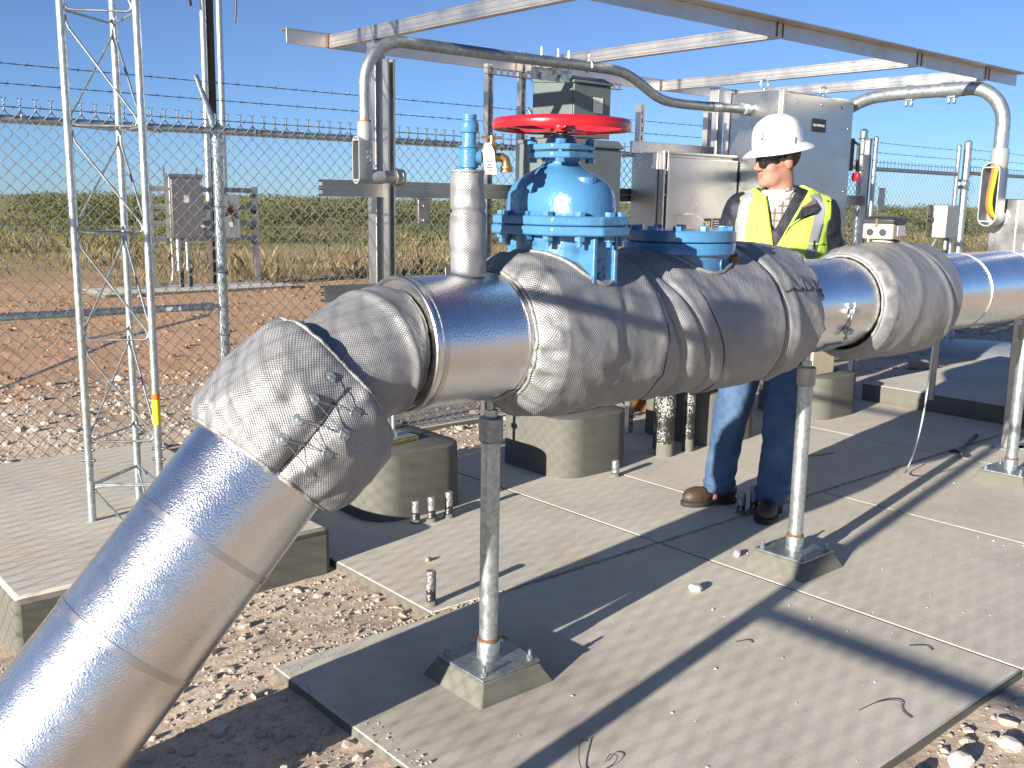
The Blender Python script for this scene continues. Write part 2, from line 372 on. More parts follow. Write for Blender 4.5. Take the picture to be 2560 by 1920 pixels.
# smooth lattice noise in numpy
_tab = np.random.default_rng(3).random((64,64,64))
def vnoise(x, y, z=0.0):
    x, y, z = np.broadcast_arrays(np.asarray(x, float), np.asarray(y, float), np.asarray(z, float))
    xi = np.floor(x).astype(int); yi = np.floor(y).astype(int); zi = np.floor(z).astype(int)
    fx = x-xi; fy = y-yi; fz = z-zi
    fx = fx*fx*(3-2*fx); fy = fy*fy*(3-2*fy); fz = fz*fz*(3-2*fz); r = 0
    for a in (0,1):
        for b in (0,1):
            for c in (0,1):
                r = r+_tab[(xi+a)&63,(yi+b)&63,(zi+c)&63]*(fx if a else 1-fx)*(fy if b else 1-fy)*(fz if c else 1-fz)
    return r
def fbm(x, y, z=0.0, o=4):
    s = 0; a = 0.5; t = 0
    for k in range(o):
        s = s+a*vnoise(np.asarray(x)*2**k+k*17.3, np.asarray(y)*2**k+k*9.1, np.asarray(z)*2**k+k*5.7); t += a; a *= 0.5
    return s/t

# ---------------------------------------------------------------- ground, slabs
def ground_h(x, y):
    h = -0.036+0.03*(fbm(x*1.3, y*1.3, 0, 4)-0.5)+0.018*(fbm(x*9, y*9, 3, 3)-0.5)
    h = h-0.06*np.clip((np.asarray(y)-4.7)/3, 0, 1)-0.03*np.clip((2.1-np.asarray(x))/0.8, 0, 1)*np.clip((np.asarray(y)-2.9)/0.5, 0, 1)
    h = h+0.10*(fbm(x*0.25, y*0.25, 7, 3)-0.5)*np.clip((np.asarray(y)-7)/4, 0, 1)
    return h
n = 460; t = np.linspace(-1, 1, n); a_ = 1.1; b_ = math.asinh(3000/a_)
gx = 2.0+a_*np.sinh(b_*t); gy = 3.2+a_*np.sinh(b_*t)
XX, YY = np.meshgrid(gx, gy, indexing='ij'); ZZ = ground_h(XX, YY)
Vg = np.stack([XX, YY, ZZ], -1).reshape(-1, 3); I = np.arange(n*n).reshape(n, n)
Fg = np.stack([I[:-1,:-1], I[1:,:-1], I[1:,1:], I[:-1,1:]], -1).reshape(-1, 4)
def np_mesh(name, V, F, m, parent=None, smooth=True):
    me = bpy.data.meshes.new(name); k = F.shape[1]
    me.vertices.add(len(V)); me.vertices.foreach_set('co', np.ascontiguousarray(V, dtype=np.float32).ravel())
    me.loops.add(F.size); me.loops.foreach_set('vertex_index', np.ascontiguousarray(F, dtype=np.int32).ravel())
    me.polygons.add(len(F)); me.polygons.foreach_set('loop_start', np.arange(0, F.size, k, dtype=np.int32))
    me.polygons.foreach_set('use_smooth', np.full(len(F), smooth)); me.update(calc_edges=True); me.validate()
    if m: me.materials.append(MT[m] if isinstance(m, str) else m)
    o = bpy.data.objects.new(name, me); col.objects.link(o); WL[o.name] = (0,0,0)
    if parent is not None:
        o.parent = parent; o.location = -Vector(WL[parent.name])
    return o
tag(np_mesh('ground', Vg, Fg, 'ground'), kind='structure')

def slab(name, panels, z0, z1, bev=0.008):
    r = thing(name, None, None, (panels[0][0], panels[0][2], z0), kind='structure')
    for (x0, x1, y0, y1) in panels:
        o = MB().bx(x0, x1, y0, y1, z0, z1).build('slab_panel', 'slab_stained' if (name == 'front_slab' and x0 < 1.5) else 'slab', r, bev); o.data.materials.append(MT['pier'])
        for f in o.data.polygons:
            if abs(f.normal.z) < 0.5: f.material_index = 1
    return r
J = 0.002
fx_ = [1.386, 3.30, 4.61, 5.95, 7.3, 8.7]
slab('front_slab', [(a+J*(i > 0), b-J, 1.20, 2.775) for i, (a, b) in enumerate(zip(fx_[:-1], fx_[1:]))], -0.125, 0.0)
bx_ = [2.04, 3.30, 4.0, 5.95, 7.15]
slab('back_slab', [(a+J*(i > 0), b-J, 2.793, 4.66) for i, (a, b) in enumerate(zip(bx_[:-1], bx_[1:]))], -0.125, 0.0)
slab('tower_slab', [(0.79, 2.012, 3.46, 5.36)], -0.12, 0.16, 0.025)
slab('raised_slab', [(7.154, 9.6, 2.45, 4.03)], -0.12, 0.132, 0.012)
slab('far_slab', [(5.4, 8.9, 16.2, 17.4)], -0.2, -0.055, 0.01)
slab('fence_curb', [(-0.7, 9.8, 5.365, 5.47)], -0.14, -0.02, 0.01)

# piers
def rrect(x0, x1, y0, y1, r, n=6):
    o = []
    for cx, cy, a in ((x1-r, y1-r, 0), (x0+r, y1-r, 90), (x0+r, y0+r, 180), (x1-r, y0+r, 270)):
        for i in range(n+1): o.append((cx+r*math.cos(R(a+90*i/n)), cy+r*math.sin(R(a+90*i/n))))
    return o
PL = ['rounded concrete pier nearest the grey elbow jacket, three taped stubs at its foot',
      'rounded concrete pier behind the first pipe post, rust-edged plate on its top',
      'rounded concrete pier mostly hidden behind the man and the black pipes',
      'rounded concrete pier right of the man, a beige box standing on it']
for (x0, x1, h), lb in zip(((2.42, 2.985, 0.32), (3.64, 4.205, 0.335), (4.87, 5.44, 0.335), (6.14, 6.70, 0.30)), PL):
    b = MB(); p0 = rrect(x0, x1, 3.76, 4.36, 0.15, 8); c = ((x0+x1)/2, 4.06)
    sh = lambda k: [(c[0]+(x-c[0])*k, c[1]+(y-c[1])*k) for x, y in p0]
    b.rings([[(x, y, -0.02) for x, y in p0], [(x, y, h-0.02) for x, y in sh(0.985)], [(x, y, h-0.005) for x, y in sh(0.972)], [(x, y, h) for x, y in sh(0.94)]])
    o = b.build('concrete_pier', 'pier', None, 0, 45, (c[0], c[1], 0)); tag(o, lb, 'pier', 'concrete piers behind the pipeline')

# ---------------------------------------------------------------- pipeline
PY, PZ, PR = 2.24, 1.109, 0.184
E0 = Vector((1.361, PY, PZ)); dS = Vector((-0.660, 0.072, -0.748)).normalized()
pipe = thing('pipeline', 'insulated silver pipeline sloping up from the ground, then running level behind posts', 'pipeline', (0.45, 2.3, 0))
def sleeve(p0, p1, r, name, m, n=96, seg=1):
    return MB().cyl(p0, p1, r, n=n).build(name, m, pipe)
sl = sleeve(E0+dS*0.30, E0+dS*1.60, PR, 'sloped_cladding', 'stucco')
for s_ in (0.598, 0.893, 1.20):
    MB().cyl(E0+dS*(s_-0.009), E0+dS*(s_+0.009), PR+0.0025, n=96).build('strap', 'strap', sl)
c1 = MB(); c1.cyl((1.524, PY, PZ), (1.885, PY, PZ), PR, n=96); c1 = c1.build('short_cladding', 'stucco', pipe)
MB().tube([Vector((1.522, PY+math.cos(a)*PR, PZ+math.sin(a)*PR)) for a in np.linspace(0, 2*math.pi, 72, endpoint=False)], 0.0065, 10, closed=True).build('rolled_bead', 'strap', c1)
MB().cyl((1.545, PY, PZ), (1.560, PY, PZ), PR+0.0025, n=96).build('strap', 'strap', c1)
MB().cyl((1.845, PY, PZ), (1.862, PY, PZ), PR+0.0025, n=96).build('strap', 'strap', c1)
c2 = MB(); c2.cyl((3.20, PY, PZ), (3.80, PY, PZ), PR, n=96); c2 = c2.build('middle_cladding', 'stucco_fine', pipe)
c3 = MB(); c3.cyl((4.30, PY, PZ), (9.2, PY, PZ), PR-0.002, n=96); c3 = c3.build('far_cladding', 'stucco_fine', pipe)
for x in (4.765, 5.30, 6.1): MB().cyl((x-0.003, PY, PZ), (x+0.003, PY, PZ), PR+0.001, n=96).build('strap', 'strap', c3)
# band clamp on the middle cladding
cl = MB(); ca = R(194)
for da, rr in ((0.20, 0.02), (-0.22, 0.02)):
    p = Vector((3.525, PY+math.cos(ca-da)*(PR+0.004), PZ+math.sin(ca-da)*(PR+0.004))); nrm = Vector((0, math.cos(ca-da), math.sin(ca-da)))
    tn = Vector((0, -nrm.z, nrm.y))
    M4 = Matrix(((1,0,0,p.x),(0,tn.y,nrm.y,p.y),(0,tn.z,nrm.z,p.z),(0,0,0,1)))
    cl.bx(-0.022, 0.022, -0.011, 0.011, 0, 0.022, M4)
def on_pipe(x, a, r): return Vector((x, PY+math.cos(a)*r, PZ+math.sin(a)*r))
cl.cyl(on_pipe(3.525, ca-0.34, PR+0.016), on_pipe(3.525, ca+0.46, PR+0.03), 0.005, n=8)
cl.hexa(on_pipe(3.525, ca-0.32, PR+0.016), on_pipe(3.525, ca-0.4, PR+0.016)-on_pipe(3.525, ca-0.32, PR+0.016), 0.010, 0.012)
cl.hexa(on_pipe(3.525, ca+0.34, PR+0.022), on_pipe(3.525, ca+0.4, PR+0.022)-on_pipe(3.525, ca+0.34, PR+0.022), 0.010, 0.012)
cl.build('band_clamp', 'galv', c2, 0.002)

# padded jackets: a swept tube whose radius wrinkles; u along, v around (metres) for the weave
def jacket(name, path, rad, parent, nu, nv, hemL=True, hemR=True, rm=0.22, m_='cloth', hr=1.0):
    """path(s)->(point, tangent) with s in metres 0..L ; rad(s, th, P)->radius"""
    L = path['L']; S = np.linspace(0, L, nu); TH = np.linspace(0, 2*math.pi, nv, endpoint=False)
    V = []; prevu = None
    for s in S:
        p, d, u, v = path['f'](s)
        r = rad(s, TH)
        for th, rr in zip(TH, r): V.append(p+(u*math.cos(th)+v*math.sin(th))*float(rr))
    F = [(i*nv+k, i*nv+(k+1) % nv, (i+1)*nv+(k+1) % nv, (i+1)*nv+k) for i in range(nu-1) for k in range(nv)]
    o = mesh_obj(name, V, F, m_, parent, 0, 180)
    me = o.data; uvl = me.uv_layers.new(name='UVMap'); buf = np.zeros((len(me.loops), 2), np.float32)
    li = 0
    for pol in me.polygons:
        ids = list(pol.vertices); ks = [q % nv for q in ids]; wrap = max(ks)-min(ks) > nv/2
        for q, k in zip(ids, ks):
            kk = k+nv if (wrap and k < nv/2) else k
            buf[li] = (S[q//nv], kk*2*math.pi/nv*rm); li += 1
    uvl.data.foreach_set('uv', buf.ravel())
    for flag, s in ((hemL, 0), (hemR, nu-1)):
        if flag:
            ring = V[s*nv:(s+1)*nv]; p, d, u, v = path['f'](S[s])
            pts = [Vector(q)*1.0+d*float(0.004*(vnoise(k*0.7, s, 1.5)-0.5)) for k, q in enumerate(ring)]
            rs = [hr*0.0045+hr*0.003*float(vnoise(k*0.9, 3.3, s*0.01)) for k in range(len(pts))]
            MB().tube(pts[::1], rs, 6, closed=True).build('hem', 'hem', o, 0, 180)
    return o
def straight(p0, p1):
    p0 = Vector(p0); p1 = Vector(p1); L = (p1-p0).length; d = (p1-p0)/L
    u = Vector((0,1,0)); u = (u-d*u.dot(d)).normalized(); v = d.cross(u)
    if v.z < 0: v = -v
    return {'L': L, 'f': lambda s: (p0+d*s, d, u, v)}
# elbow centreline: level run -> bend -> slope; s grows from the level end
dX = Vector((-1, 0, 0)); ang = math.acos(dX.dot(dS)); RB = 0.36; tl = RB*math.tan(ang/2)
pA = E0-dX*tl; nrm_in = (dS-dX*dX.dot(dS)).normalized(); cb = pA+nrm_in*RB
def elbow_f(s0):
    def f(s):
        q = s+s0
        if q < 0: p, d = pA+dX*q, dX.copy()
        elif q < RB*ang:
            a = q/RB; p = cb-nrm_in*RB*math.cos(a)+dX*RB*math.sin(a); d = (dX*math.cos(a)+nrm_in*math.sin(a))
        else: p = E0+dS*(tl+q-RB*ang); d = dS.copy()
        u = Vector((0,1,0)); u = (u-d*u.dot(d)).normalized(); v = u.cross(d)
        if v.z < 0: v = -v
        return p, d, u, v
    return f
def bump1(x, c, w): return np.exp(-((x-c)/w)**2)
# jacket on the upper half of the elbow
LB_ = 0.36
def radB(s, th):
    e = np.clip(s/0.05, 0, 1); q_ = math.sin(min(1, max(0, s/LB_))*math.pi); r = 0.150+0.024*e**0.6+0.006*q_-0.020*q_*np.clip(np.sin(th), 0, 1)
    fold = 0.012*bump1(s, 0.085+0.03*np.cos(th), 0.012)*(np.cos(th-2.9)*0.5+0.5)
    w = 0.012*(fbm(s*9, np.cos(th)*1.8, np.sin(th)*1.8+4, 3)-0.5)+0.010*(fbm(s*40, np.cos(th)*3, np.sin(th)*3, 2)-0.5)*bump1(s, 0.0, 0.05)
    return r+fold+w
s_startB = -(1.515-pA.x)
jacket('upper_elbow_jacket', {'L': LB_, 'f': elbow_f(s_startB)}, radB, pipe, 70, 120, True, False)
# jacket on the lower half of the elbow, lapping over it
TL = 2.88; LA = 0.285; s_startA = RB*ang+(0.372-tl)-LA
def radA(s, th):
    m = np.sin(np.clip(s/LA, 0, 1)*math.pi)**0.6; r = 0.196+0.040*m
    lace = bump1(th, TL, 0.10)                                   # laced slit along the near side
    r = r+0.030*bump1(th, 4.25, 0.75)*np.clip(1-s/LA, 0, 1)**0.5-0.016*lace*np.clip((s-0.02)/0.05, 0, 1)+0.010*(bump1(th, TL+0.21, 0.14)+bump1(th, TL-0.23, 0.15))
    pk = 0.012*(fbm(np.cos(th)*7, np.sin(th)*7, s*6, 2)-0.5)*(bump1(s, 0.03, 0.03)+bump1(s, LA-0.035, 0.03))*2.4
    w = 0.034*(fbm(s*7, np.cos(th)*2.2, np.sin(th)*2.2+8, 3)-0.5)+0.016*(np.abs(fbm(s*11+2*np.cos(th), np.cos(th)*2, np.sin(th)*2+1, 2)-0.5)*-2+0.3)
    return r+w+pk
ja = jacket('lower_elbow_jacket', {'L': LA, 'f': elbow_f(s_startA)}, radA, pipe, 84, 160)
fA = elbow_f(s_startA)
def ptA(s, th, off=0.0):
    p, d, u, v = fA(s); r = float(np.atleast_1d(radA(s, np.array([th])))[0])+off; return p+(u*math.cos(th)+v*math.sin(th))*r, (u*math.cos(th)+v*math.sin(th))
bt = []
for k in range(4):
    for sd, th in ((0, TL-0.22), (1, TL+0.22)):
        s = 0.040+0.058*k+0.022*sd; bt.append((s, th))
for s, th in bt:
    p, nn = ptA(s, th, -0.0015); MB().lathe([(0.0145, 0), (0.0150, 0.0012), (0.0135, 0.0028), (0.0060, 0.0030), (0.0045, 0.0036), (0.001, 0.0040)], p, nn, 20).build('lacing_button', 'galv_dull', ja, 0, 20)
lc = [ptA(s, th, 0.008)[0] for s, th in bt]; tmp = MB()
for a, b in zip(lc[:-1], lc[1:]): tmp.tube([a, (a+b)/2, b], 0.0012, 5)
tmp.build('lacing_wire', 'galv_dull', ja)
sl_ = [ptA(s, TL, 0.0015)[0] for s in np.linspace(0.03, LA-0.012, 26)]
MB().tube(sl_, 0.003, 6).build('lacing_slit', 'seam_dark', ja)

# long valve jacket
X0, X1 = 1.862, 3.285; LV = X1-X0
def radV(s, th):
    x = X0+s; ends = np.minimum(np.clip(s/0.075, 0, 1), np.clip((LV-s)/0.05, 0, 1))
    r = 0.190+0.050*ends**0.55
    r = r+0.012*bump1(x, 2.08, 0.12)+0.016*bump1(x, 2.95, 0.25)-0.014*bump1(x, 2.40, 0.05)*(0.5-0.5*np.sin(th)*0+0.3)
    c, sn = np.cos(th), np.sin(th)
    low = np.clip(0.25-sn, 0, 1)
    r = r+0.018*low*math.sin(min(1, max(0, s/LV))*math.pi)                    # cloth sags underneath
    w = 0.020*(np.abs(fbm(x*4.5+0.9*sn, c*1.2, sn*1.0+2, 3)-0.5)*-2+0.32)+0.012*(fbm(x*3+0.5*sn, c*1.5, sn*1.5+7, 2)-0.5)
    w2 = 0.010*(fbm(x*13+1.6*sn, c*1.6, sn*1.5+5, 3)-0.5)
    for xc, sl2, amp, wd in ((2.43, 0.10, -0.030, 0.020), (2.53, 0.15, -0.016, 0.012), (2.34, 0.04, 0.012, 0.03), (2.62, 0.17, 0.012, 0.04), (2.99, 0.07, -0.020, 0.013), (3.05, 0.05, 0.012, 0.025), (2.16, -0.06, -0.006, 0.02)):
        w2 = w2+amp*bump1(x, xc-sl2*sn, wd)*(0.35+0.65*fbm(sn*2+xc, xc*7, 1, 2))
    pk = 0.022*(fbm(c*9, sn*9, s*5, 2)-0.5)*(bump1(s, 0.035, 0.03)+bump1(s, LV-0.03, 0.02))*1.8
    return r+(w+w2)*np.clip(ends*1.5, 0.25, 1)+pk
jv = jacket('valve_jacket', straight((X0, PY, PZ), (X1, PY, PZ)), radV, pipe, 330, 200)
pv = straight((X0, PY, PZ), (X1, PY, PZ))['f']
def ptV(s, th, off=0.0, rad=radV, f=pv):
    p, d, u, v = f(s); r = float(np.atleast_1d(rad(s, np.array([th])))[0])+off; nn = (u*math.cos(th)+v*math.sin(th)); return p+nn*r, nn
for x, sl2 in ((2.36, 0.03), (2.60, 0.14), (2.99, 0.05)):
    pts = [ptV(x-X0-sl2*math.sin(th), th, 0.001)[0] for th in np.linspace(R(150), R(262), 50)]
    MB().tube(pts, 0.0022, 5).build('seam', 'seam_dark', jv)
# lacing at the far end of the valve jacket
bt = [(LV-0.035-0.07*k, R(150)+0.24*sd-0.05*k) for k in range(3) for sd in (0, 1)]
for s, th in bt:
    p, nn = ptV(s, th, -0.0015); MB().lathe([(0.0145, 0), (0.0150, 0.0012), (0.0135, 0.0028), (0.0060, 0.0030), (0.0045, 0.0036), (0.001, 0.0040)], p, nn, 18).build('lacing_button', 'galv_dull', jv, 0, 20)
tmp = MB(); lc = [ptV(s, th, 0.007)[0] for s, th in bt]
for a, b in zip(lc[:-1], lc[1:]): tmp.tube([a, b], 0.0016, 5)
tmp.tube([ptV(s, R(157)+0.02*math.sin(s*90), 0.004)[0] for s in np.linspace(LV-0.3, LV-0.004, 30)], 0.0028, 5); tmp.build('lacing_wire', 'seam_dark', jv)

# second jacket further along
Y0, Y1 = 3.745, 4.395; L2 = Y1-Y0
def rad2(s, th):
    x = Y0+s; ends = np.minimum(np.clip(s/0.05, 0, 1), np.clip((L2-s)/0.05, 0, 1)); c, sn = np.cos(th), np.sin(th)
    r = 0.192+0.040*ends**0.5+0.016*bump1(s, L2*0.55, 0.2)+0.018*np.clip(-sn-0.3, 0, 1)
    w = 0.014*(fbm(x*9+1.2*sn, c*1.4, sn*1.2+1, 3)-0.5)
    for xc, sl2, amp, wd in ((4.22, -0.12, 0.008, 0.016), (4.27, -0.12, -0.007, 0.012), (3.95, 0.05, 0.005, 0.03)): w = w+amp*bump1(x, xc+sl2*sn, wd)
    pk = 0.020*(fbm(c*10, sn*10, s*5, 2)-0.5)*bump1(s, 0.035, 0.022)*1.2
    return r+w*ends+pk
j2 = jacket('far_jacket', straight((Y0, PY, PZ), (Y1, PY, PZ)), rad2, pipe, 150, 150)

# ---------------------------------------------------------------- riser with hose tap
rx, ry = 1.764, PY
ris = thing('tap_riser', 'blue standpipe with brass hose tap rising out of a padded grey sleeve', 'tap riser', (rx, ry, 1.29))
def radR(s, th): return 0.049+0.004*np.sin(s*16)+0.009*(fbm(s*16, np.cos(th)*1.5, np.sin(th)*1.5+3, 3)-0.5)+0.003*np.cos(th-1)*s*10-0.006*bump1(s, 0.185, 0.006)
so = jacket('insulating_sleeve', straight((rx, ry, 1.285), (rx-0.006, ry+0.004, 1.585)) if False else {'L': 0.295, 'f': lambda s: (Vector((rx-0.01*s, ry, 1.288+s)), Vector((0,0,1)), Vector((1,0,0)), Vector((0,1,0)))}, radR, ris, 60, 60, False, True, 0.05, 'cloth_fine', 0.7)
MB().lathe([(0.021, 1.5460), (0.021, 1.5910), (0.027, 1.5928), (0.028, 1.6270), (0.028, 1.6405), (0.024, 1.6450), (0.0285, 1.6486), (0.0285, 1.6522), (0.021, 1.6540), (0.0205, 1.6855), (0.026, 1.6882), (0.0275, 1.6918), (0.027, 1.7125), (0.022, 1.7188), (0.0195, 1.7206), (0.0195, 1.7242), (0.021, 1.7260), (0.021, 1.7368), (0.010, 1.7377)], (rx, ry, 0), n=28).build('blue_standpipe', 'blue', ris)
tdir = Vector((0.80, -0.60, 0)).normalized()
MB().lathe([(0.017, 0.0), (0.019, 0.018), (0.022, 0.019), (0.022, 0.034), (0.016, 0.036)], (rx, ry, 1.622), tdir, 20).build('side_outlet', 'blue', ris)
tp = MB(); q = Vector((rx, ry, 1.622)); tp.hexa(q+tdir*0.034, tdir, 0.017, 0.016); tp.cyl(q+tdir*0.048, q+tdir*0.062, 0.012)
tp.lathe([(0.012, -0.016), (0.017, -0.008), (0.018, 0.006), (0.013, 0.014), (0.0125, 0.03), (0.015, 0.031), (0.015, 0.040), (0.007, 0.042), (0.006, 0.056)], q+tdir*0.064, (0,0,1), 18)
tp.tube(smooth_path([q+tdir*0.07, q+tdir*0.092+Vector((0,0,0.001)), q+tdir*0.104+Vector((0,0,-0.006)), q+tdir*0.106+Vector((0,0,-0.026))], 3), 0.0125, 14)
tp.lathe([(0.013, 0), (0.018, 0.001), (0.018, 0.004), (0.0165, 0.005), (0.018, 0.007), (0.0165, 0.009), (0.018, 0.011), (0.018, 0.016), (0.013, 0.017)], q+tdir*0.106+Vector((0,0,-0.040)), (0,0,1), 18)
tp.build('brass_tap', 'brass', ris)
hd = Vector((0.78, -0.62, 0)); hh = MB(); hc = q+tdir*0.064+Vector((0,0,0.055))
hh.cyl(hc-hd*0.03, hc+hd*0.03, 0.0035, n=8); hh.lathe([(0.004, -0.004), (0.008, -0.002), (0.008, 0.004), (0.003, 0.008)], hc, (0,0,1), 12); hh.build('tap_handle', 'brass', ris)
tg = MB(); tw = Vector((0.72, -0.69, 0)); tn = Vector((-0.69, -0.72, 0)); t0 = q+tdir*0.054+Vector((0,0,0.038))+tn*0.02
rows = []
for i in range(9):
    f = i/8; c = t0+Vector((0,0,-0.085*f))+tn*(0.010*math.sin(f*3))+tw*(0.010*f); w = 0.006+0.010*min(1, f*4)
    rows.append([c-tw*w, c+tw*w, c+tw*w+tn*0.0008, c-tw*w+tn*0.0008])
tg.rings([[tuple(p) for p in r_] for r_ in rows]); tgo = tg.build('paper_tag', 'white', None, 0, 60, t0); tag(tgo, 'curled white paper tag hanging from the brass hose tap', 'tag')
pr = MB()
for i in range(1, 8):
    c = t0+Vector((0,0,-0.016-0.0085*i))+tn*(0.010*math.sin((i+1)/9*3)+0.0018)+tw*(0.001*i)
    pr.bx(-0.009+0.002*(i % 3), 0.010-0.003*(i % 2), -0.0012, 0.0012, 0, 0.0006, Matrix(((tw.x, 0, tn.x, c.x), (tw.y, 0, tn.y, c.y), (0, 1, 0, c.z), (0,0,0,1))))
pr.build('printed_line', 'black', tgo, 0, None)

# ---------------------------------------------------------------- gate valve
VX, VY = 2.12, PY
gv = thing('gate_valve', 'blue gate valve with red handwheel on top of the pipeline', 'valve', (VX, VY, 1.2))
def octo(hx, hy, c): return [(VX+x, VY+y) for x, y in ((hx, -hy+c), (hx, hy-c), (hx-c, hy), (-hx+c, hy), (-hx, hy-c), (-hx, -hy+c), (-hx+c, -hy), (hx-c, -hy))]
MB().prism(octo(0.158, 0.238, 0.105), 1.4345, 1.462).build('upper_flange', 'blue', gv, 0.006)
MB().prism(octo(0.161, 0.241, 0.106), 1.405, 1.4325).build('lower_flange', 'blue', gv, 0.006)
def outline(a, b, k=2.4, n=64, bulge=0.0, br=0.1, ex=0.0):
    o = []
    for i in range(n):
        t_ = 2*math.pi*i/n; c, s_ = math.cos(t_), math.sin(t_)
        r = 1/((abs(c)/a)**k+(abs(s_)/b)**k)**(1/k)
        if bulge: r = max(r, br)
        o.append((r*c, r*s_))
    return o
b = MB(); rg = []
for z, a, bb in ((1.455, 0.138, 0.192), (1.462, 0.134, 0.187), (1.50, 0.133, 0.185), (1.525, 0.130, 0.180), (1.545, 0.123, 0.169), (1.562, 0.112, 0.152), (1.578, 0.097, 0.128), (1.592, 0.080, 0.100), (1.603, 0.064, 0.074), (1.611, 0.054, 0.058), (1.622, 0.052, 0.054), (1.640, 0.052, 0.054)):
    rg.append([(VX+x, VY+y, z) for x, y in outline(a, bb, 2.3)])
b.rings(rg)
b.cyl((VX-0.02, VY-0.125, 1.545), (VX-0.02, VY-0.125, 1.575), 0.034, 0.032, 20); b.cyl((VX+0.03, VY+0.13, 1.53), (VX+0.03, VY+0.13, 1.57), 0.032, 0.03, 20)
b.build('bonnet', 'blue', gv, 0.003, 50)
# body neck: ribbed sides, round bulge fore and aft
b = MB(); rg = []
for z in (1.406, 1.30, 1.12):
    o = []
    for i in range(72):
        t_ = 2*math.pi*i/72; c, s_ = math.cos(t_), math.sin(t_)
        rect = 1/max(abs(c)/0.050, abs(s_)/0.190, 1e-6); rr = max(rect, 1/((abs(c)/0.118)**2+(abs(s_)/0.150)**2)**0.5)
        o.append((VX+rr*c, VY+rr*s_, z))
    rg.append(o)
b.rings(rg); bo = b.build('valve_body', 'blue', gv, 0, 40)
for x in (-0.047, 0.040): MB().bx(VX+x-0.004, VX+x+0.010, VY-0.203, VY-0.185, 1.12, 1.406).build('rib', 'blue', bo, 0.003)
text('raised_number', '510-1', 0.052, 'blue', bo, (VX, VY-0.191, 1.285), (0, 0, 1), (-1, 0, 0), 0.0028)
# stuffing box, gland and stem
b = MB(); b.cyl((VX, VY, 1.6220), (VX, VY, 1.6370), 0.06, n=32)
b.prism([(VX+x*0.105, VY+y*0.105) for x, y in [(math.cos(R(a)), math.sin(R(a))) for a in (30, 60, 120, 150, 210, 240, 300, 330)]], 1.6300, 1.6490); b.build('stuffing_flange', 'blue', gv, 0.004)
b = MB(); b.prism([(VX+x*0.104, VY+y*0.104) for x, y in [(math.cos(R(a)), math.sin(R(a))) for a in (30, 60, 120, 150, 210, 240, 300, 330)]], 1.6540, 1.6720)
b.lathe([(0.052, 1.6720), (0.047, 1.6820), (0.040, 1.6980), (0.026, 1.7000)], (VX, VY, 0), n=28); b.build('gland', 'blue', gv, 0.004)
for k, a in enumerate((45, 135, 225, 315)):
    p = Vector((VX+0.088*math.cos(R(a)), VY+0.088*math.sin(R(a)), 0)); q_ = MB()
    q_.hexa(p+Vector((0,0,1.6720)), (0,0,1), 0.0155, 0.014); q_.cyl(p+Vector((0,0,1.6420)), p+Vector((0,0,1.6940)), 0.008, n=10); q_.hexa(p+Vector((0,0,1.6180)), (0,0,1), 0.0155, 0.012)
    q_.build('bolt', 'blue', gv)
MB().cyl((VX, VY, 1.68), (VX, VY, 1.752), 0.017, n=16).build('stem', 'dark_steel', gv)
pos = [(0.132, -0.09), (0.132, 0.0), (0.132, 0.09), (-0.132, -0.09), (-0.132, 0.0), (-0.132, 0.09), (0.085, -0.175), (-0.085, -0.175), (0.085, 0.175), (-0.085, 0.175), (0.0, -0.212), (0, 0.212)]
for x, y in pos:
    p = Vector((VX+x, VY+y, 0)); q_ = MB(); q_.hexa(p+Vector((0,0,1.461)), (0,0,1), 0.0165, 0.013, 0.3); q_.hexa(p+Vector((0,0,1.390)), (0,0,1), 0.0165, 0.0155, 0.3); q_.cyl(p+Vector((0,0,1.374)), p+Vector((0,0,1.470)), 0.009, n=10)
    q_.build('bolt', 'blue', gv)
# handwheel
hw = MB(); HR, HZ = 0.194, 1.729; N_ = 80
rg = []
for i in range(N_):
    t_ = 2*math.pi*i/N_; c, s_ = math.cos(t_), math.sin(t_)
    prof = [(0.014, -0.015), (0.016, -0.008), (0.017, 0.0), (0.016, 0.009), (0.010, 0.016), (0.0, 0.0175), (-0.011, 0.014), (-0.014, 0.006), (-0.013, -0.002), (-0.009, -0.008), (0.0, -0.005), (0.008, -0.009)]
    rg.append([(VX+(HR+x)*c, VY+(HR+x)*s_, HZ+z) for x, z in prof])
hw.rings(rg+[rg[0]], caps=False); ho = hw.build('handwheel', 'red', gv, 0, 50)
for k in range(5):
    a = R(20+72*k); sp = MB(); d0 = Vector((math.cos(a), math.sin(a), 0)); t_ = Vector((-d0.y, d0.x, 0)); rows = []
    for f, w, dz in ((0.0, 0.018, 0.0), (0.3, 0.016, -0.006), (0.7, 0.014, -0.005), (1.0, 0.018, 0.0)):
        c = Vector((VX, VY, HZ-0.004+dz))+d0*(0.03+f*(HR-0.04)); rows.append([tuple(c+t_*w+Vector((0,0,-0.006))), tuple(c+t_*w*0.7+Vector((0,0,0.006))), tuple(c-t_*w*0.7+Vector((0,0,0.006))), tuple(c-t_*w+Vector((0,0,-0.006)))])
    sp.rings(rows); sp.build('spoke', 'red', ho, 0, 40)
q_ = MB(); q_.lathe([(0.034, -0.02), (0.036, -0.01), (0.034, 0.012), (0.02, 0.016)], (VX, VY, HZ), n=24); q_.build('hub', 'red', ho)
q_ = MB(); q_.hexa((VX, VY, HZ+0.014), (0,0,1), 0.018, 0.018, 0.2); q_.build('hub_nut', 'red', ho)
